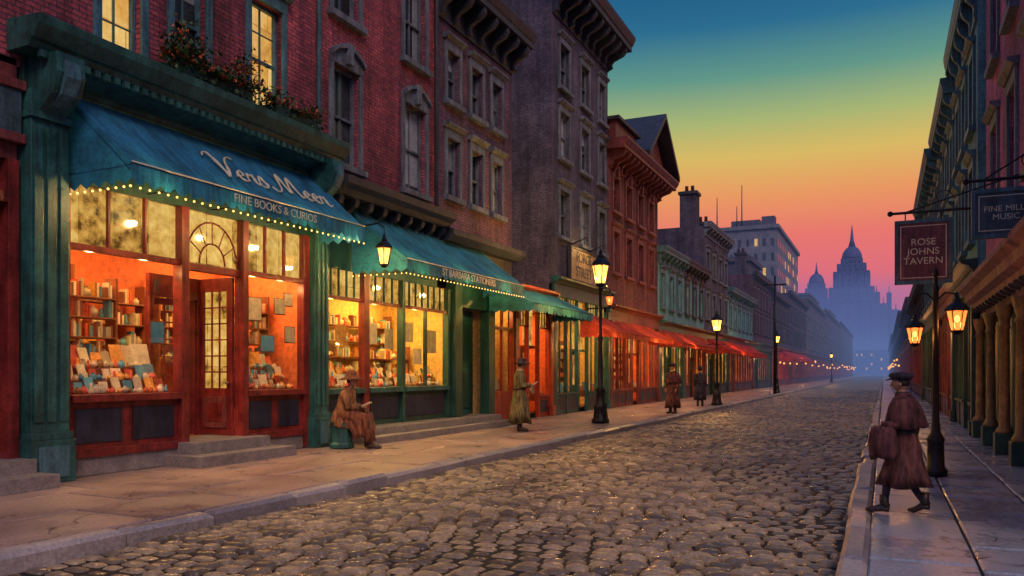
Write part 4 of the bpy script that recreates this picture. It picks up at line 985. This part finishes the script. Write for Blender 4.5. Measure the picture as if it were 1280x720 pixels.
mist('mist',60,505,18,.0022,s2l(98,122,175),1.0)
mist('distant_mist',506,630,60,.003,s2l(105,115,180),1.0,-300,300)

# ------------------------------------------------------------------ people
def headmesh(m,c,s):
    def fn(v):
        v=v.copy()
        if v.z<0: v.x*=1-.28*(-v.z); v.y=v.y*(1-.12*(-v.z))+(.08*(-v.z) if v.y>0 else 0)
        if v.y>.55 and abs(v.x)<.35:
            if -.25<v.z<.12: v.y+=.16*(1-abs(v.x)/.35)
            if .12<=v.z<.3: v.y-=.03
        return v
    m.sphere(c,(.078*s,.098*s,.118*s),'skin',18,14,fn)
    for sx in (-1,1):
        m.sphere((c[0]+sx*.029*s,c[1]+.088*s,c[2]+.012*s),.011*s,'hair',6,5)
        m.sphere((c[0]+sx*.078*s,c[1]-.005*s,c[2]-.01*s),(.012*s,.02*s,.03*s),'skin',6,5)
        m.tube([(c[0]+sx*.012*s,c[1]+.098*s,c[2]+.034*s),(c[0]+sx*.046*s,c[1]+.086*s,c[2]+.034*s)],.005*s,'hair',4)
    m.tube([(c[0],c[1]+.096*s,c[2]+.02*s),(c[0],c[1]+.118*s,c[2]-.028*s),(c[0],c[1]+.1*s,c[2]-.036*s)],[.008*s,.014*s,.01*s],'skin',6)
    m.tube([(c[0]-.022*s,c[1]+.086*s,c[2]-.06*s),(c[0],c[1]+.094*s,c[2]-.058*s),(c[0]+.022*s,c[1]+.086*s,c[2]-.06*s)],.006*s,'maroon_trim',5)
    def hf(v):
        v=v.copy()
        if v.y>.2: v.z=max(v.z,.35)
        elif v.z<-.35: v.z=-.35-.25*(-v.z-.35)
        return v
    m.sphere((c[0],c[1]-.008*s,c[2]+.014*s),(.086*s,.1*s,.118*s),'hair',16,10,hf)
def hand(m,w,d,s=1,side=1,curl=.5):
    w=Vector(w); d=Vector(d).normalized(); up=Vector((0,0,1)) if abs(d.z)<.8 else Vector((0,1,0)); lat=d.cross(up).normalized()*side; nrm=lat.cross(d).normalized()*side
    m.tube([w-d*.02*s,w+d*.03*s,w+d*.09*s],[.026*s,.038*s,.036*s],'skin',8,.55,up=nrm)
    for i,(o,l) in enumerate(((-.027,.075),(-.009,.085),(.009,.08),(.027,.062))):
        p0=w+d*.085*s+lat*o*s; p1=p0+(d*.5-nrm*curl*.4).normalized()*l*.45*s; p2=p1+(d*.3-nrm*curl).normalized()*l*.32*s; p3=p2+(-nrm*curl-d*.1).normalized()*l*.25*s
        m.tube([p0-d*.01,p1,p2,p3],[.0095*s,.009*s,.008*s,.006*s],'skin',6)
    p0=w+d*.03*s-lat*.03*s; m.tube([p0,p0+(d*.6-lat*.6).normalized()*.035*s,p0+(d*.9-lat*.3-nrm*.4).normalized()*.065*s],[.013*s,.011*s,.007*s],'skin',6)
def skinbody(root,J,edges,rad,mat):
    names=list(J); me=bpy.data.meshes.new('body'); me.from_pydata([J[n] for n in names],[(names.index(a),names.index(c)) for a,c in edges],[])
    o=bpy.data.objects.new('body',me); scene.collection.objects.link(o); o.parent=root
    sk=o.modifiers.new('skin','SKIN'); 
    for i,n in enumerate(names):
        d=me.skin_vertices[0].data[i]; r=rad[n]; d.radius=(r,r); d.use_root=(n=='pelvis')
    ss=o.modifiers.new('sub','SUBSURF'); ss.levels=2; ss.render_levels=2
    me.materials.append(MT[mat]); sk.use_smooth_shade=True
E=[('pelvis','spine'),('spine','chest'),('chest','neck'),('neck','hb'),('chest','shL'),('shL','elL'),('elL','wrL'),('chest','shR'),('shR','elR'),('elR','wrR'),
   ('pelvis','hipL'),('hipL','knL'),('knL','anL'),('anL','toL'),('pelvis','hipR'),('hipR','knR'),('knR','anR'),('anR','toR')]
RAD=dict(pelvis=.13,spine=.12,chest=.13,neck=.055,hb=.05,shL=.065,shR=.065,elL=.045,elR=.045,wrL=.03,wrR=.03,hipL=.09,hipR=.09,knL=.062,knR=.062,anL=.042,anR=.042,toL=.032,toR=.032)
def person(name,loc,yaw,scale,J,coat,trous,hat,rings,sleeve=.068,extra=None,kf=6,cape=None,hatmat='coat_dark',scarf='cream',belt=True):
    root=empty(name,loc=loc); root.rotation_euler=(0,0,yaw); root.scale=(scale,)*3
    base=dict(pelvis=(0,0,.95),spine=(0,0,1.15),chest=(0,0,1.36),neck=(0,.01,1.49),hb=(0,.02,1.56),shL=(-.18,0,1.42),shR=(.18,0,1.42),elL=(-.24,-.03,1.13),elR=(.24,-.03,1.13),
      wrL=(-.22,.1,.9),wrR=(.22,.1,.9),hipL=(-.09,0,.9),hipR=(.09,0,.9),knL=(-.1,.02,.5),knR=(.1,.02,.5),anL=(-.1,0,.09),anR=(.1,0,.09),toL=(-.11,.15,.035),toR=(.11,.15,.035)); base.update(J); J=base
    skinbody(root,J,E,RAD,trous)
    m=M(); hb=Vector(J['hb']); hc=hb+Vector((0,.02,.1)); headmesh(m,hc,1.0)
    m.tube([J['neck'],hb+Vector((0,.01,.04))],[.055,.05],'skin',10); m.make('head',root)
    m=M()
    for s_ in ('L','R'):
        a=Vector(J['an'+s_]); t=Vector(J['to'+s_]); d=(t-a); d.z=0; d.normalize()
        m.tube([a+Vector((0,0,.14)),a+Vector((0,0,.04)),a-d*.03-Vector((0,0,.02))],[.06,.055,.05],'boots',10)
        m.tube([a-d*.06-Vector((0,0,.045)),a+d*.02-Vector((0,0,.035)),t-Vector((0,0,-.005)),t+d*.07],[.045,.05,.045,.025],'boots',10,.85)
    m.make('boots',root)
    m=M(); m.rings(rings,coat,kf=kf,ph=random.uniform(0,6))
    for s_ in ('L','R'):
        sh,el,wr=(Vector(J[k+s_]) for k in ('sh','el','wr')); c=Vector(J['chest'])
        m.tube([sh*.75+c*.25,sh,(sh+el)/2,el,(el+wr)/2,el+(wr-el)*.92],[.085,.088,.078,sleeve,.062,.064],coat,12)
    n=Vector(J['neck']); m.lathe([(.115,n.z-.05),(.09,n.z),(.1,n.z+.05),(.085,n.z+.045)],n.x,n.y,coat,14)
    m.make('coat',root)
    m=M(); m.lathe([(.085,n.z+.0),(.098,n.z+.03),(.09,n.z+.062),(.06,n.z+.065)],n.x,n.y,scarf,14)
    if belt: m.rings([(0,0,1.09,.205,.163,.04),(0,0,1.04,.206,.165,.04)],'boots',ph=1)
    m.make('scarf_and_belt',root)
    if cape:
        m=M(); m.rings([(0,.0,1.53,.09,.09,0),(0,0,1.47,.19,.13,.01),(0,-.01,1.38,.26,.18,.03),(0,-.02,1.24,.29,.21,.07),(0,-.03,1.12,.31,.23,.11),(0,-.03,1.1,.29,.21,.11)],cape,kf=7,ph=1); m.make('cape',root)
    m=M(); hx,hy,hz=hc
    if hat=='cap':
        m.lathe([(.098,hz+.045),(.108,hz+.065),(.13,hz+.09),(.12,hz+.125),(.06,hz+.145),(.01,hz+.148)],hx,hy-.005,hatmat,16,1,1.15)
        m.tube([(hx,hy+.07,hz+.06),(hx,hy+.12,hz+.055),(hx,hy+.175,hz+.04)],[.078,.075,.045],hatmat,12,.14)
    elif hat=='brim':
        m.lathe([(.1,hz+.04),(.19,hz+.03),(.195,hz+.045),(.105,hz+.06),(.1,hz+.14),(.085,hz+.17),(.01,hz+.165)],hx,hy,hatmat,18,1,1.1)
    elif hat=='wide':
        m.lathe([(.1,hz+.05),(.22,hz+.02),(.23,hz+.035),(.12,hz+.075),(.1,hz+.13),(.06,hz+.2),(.01,hz+.22)],hx,hy-.01,hatmat,18,1,1.1)
    m.make('hat',root)
    m=M()
    for s_,sd_ in (('L',-1),('R',1)):
        el,wr=Vector(J['el'+s_]),Vector(J['wr'+s_]); hand(m,wr,wr-el,1.0,sd_,.7)
    m.make('hands',root)
    if extra: extra(root)
    return root
def longcoat(hem,flare=.3,sy=0):
    return [(0,0,1.51,.09,.085,0),(0,0,1.46,.19,.12,.01),(0,0,1.38,.215,.145,.02),(0,0,1.2,.195,.15,.03),(0,0,1.05,.185,.145,.04),(0,0,.9,.215,.18,.06),(0,sy*.3,.7,.235,.21,.08),(0,sy*.6,(.7+hem)/2,.25,.19+flare*.25,.10),(0,sy,hem,.265,.19+flare*.5,.13),(0,sy,hem+.03,.24,.17+flare*.45,.11)]
def ex_walk(root):
    m=M()
    m.rings([(-.25,.2,1.12,.07,.12,.02),(-.27,.2,1.06,.085,.15,.06),(-.28,.2,.95,.08,.16,.12),(-.28,.19,.8,.08,.15,.17),(-.28,.19,.72,.06,.13,.2)],'coat_maroon',n=30,kf=5); m.make('carried_coat',root)
person('walking_man',(.20,9.75,.147),R(82),.86,dict(knL=(-.09,.17,.52),anL=(-.09,.22,.10),toL=(-.1,.37,.04),knR=(.1,.0,.5),anR=(.1,-.22,.14),toR=(.11,-.1,.04),
   elL=(-.25,.0,1.14),wrL=(-.2,.24,1.12),elR=(.24,-.1,1.14),wrR=(.25,-.06,.88)),'coat_brown','coat_dark','cap',longcoat(.36,.28),extra=ex_walk,cape='coat_maroon',scarf='coat_dark')
def ex_book(root):
    m=M(); m.obox('cream',Matrix.Translation((0,.36,1.18))@Matrix.Rotation(.6,4,'X'),.26,.2,.02); m.make('newspaper',root)
person('standing_man_in_long_coat',(-8.66,19.1,.147),R(-62),1.05,dict(elL=(-.23,.03,1.14),wrL=(-.1,.27,1.15),elR=(.23,.03,1.14),wrR=(.1,.27,1.15),hb=(0,.04,1.55)),'coat_olive','coat_dark','brim',longcoat(.2,.14),extra=ex_book)
person('pedestrian_in_cloak',(-7.15,29.6,.147),R(160),1.04,dict(),'coat_brown','coat_dark','cap',longcoat(.22,.2),cape='coat_maroon')
person('pedestrian',(-7.5,36.2,.147),R(10),1.0,dict(),'coat_dark','coat_dark','brim',longcoat(.3,.15))
def ex_seat(root):
    m=M(); m.lathe([(.2,0),(.24,.02),(.24,.08),(.2,.12),(.21,.3),(.24,.46),(.25,.5)],0,-.03,'green',8,smooth=False); m.make('seat_pedestal',root)
    m=M()
    m.tube([(-.1,-.05,.62),(-.12,.25,.64),(-.13,.46,.6),(-.13,.5,.4),(-.12,.47,.16)],[.14,.11,.1,.09,.11],'coat_rust',14)
    m.tube([(.1,-.05,.62),(.12,.25,.64),(.12,.46,.58),(.12,.52,.38),(.11,.55,.14)],[.14,.11,.1,.09,.11],'coat_rust',14)
    m.rings([(0,.2,.69,.17,.24,.03),(0,.22,.62,.23,.28,.08),(0,.28,.5,.21,.25,.13),(0,.34,.34,.2,.18,.18),(0,.38,.22,.21,.17,.2)],'coat_rust',kf=7); m.make('skirt',root)
    m=M(); m.obox('cream',Matrix.Translation((0,.44,.83))@Matrix.Rotation(.5,4,'X'),.24,.18,.03); m.make('book',root)
person('seated_person',(-10.0,13.35,.147),R(-70),1.07,dict(pelvis=(0,0,.6),spine=(0,.03,.8),chest=(0,.07,1.0),neck=(0,.11,1.12),hb=(0,.15,1.18),shL=(-.18,.07,1.06),shR=(.18,.07,1.06),elL=(-.23,.14,.8),elR=(.23,.16,.8),
   wrL=(-.08,.36,.76),wrR=(.08,.38,.78),hipL=(-.1,.03,.58),hipR=(.1,.03,.58),knL=(-.12,.46,.58),knR=(.12,.46,.56),anL=(-.12,.44,.09),anR=(.11,.54,.09),toL=(-.13,.6,.035),toR=(.12,.7,.035)),
   'coat_tan','coat_rust','wide',[(0,.11,1.15,.08,.08,0),(0,.1,1.1,.17,.12,.01),(0,.08,1.0,.2,.15,.03),(0,.04,.82,.18,.15,.05),(0,.0,.66,.21,.19,.08),(0,0,.52,.23,.23,.1),(0,0,.4,.24,.24,.12)],extra=ex_seat,hatmat='coat_rust',scarf='coat_maroon',belt=False)
print('objects',len(bpy.data.objects))
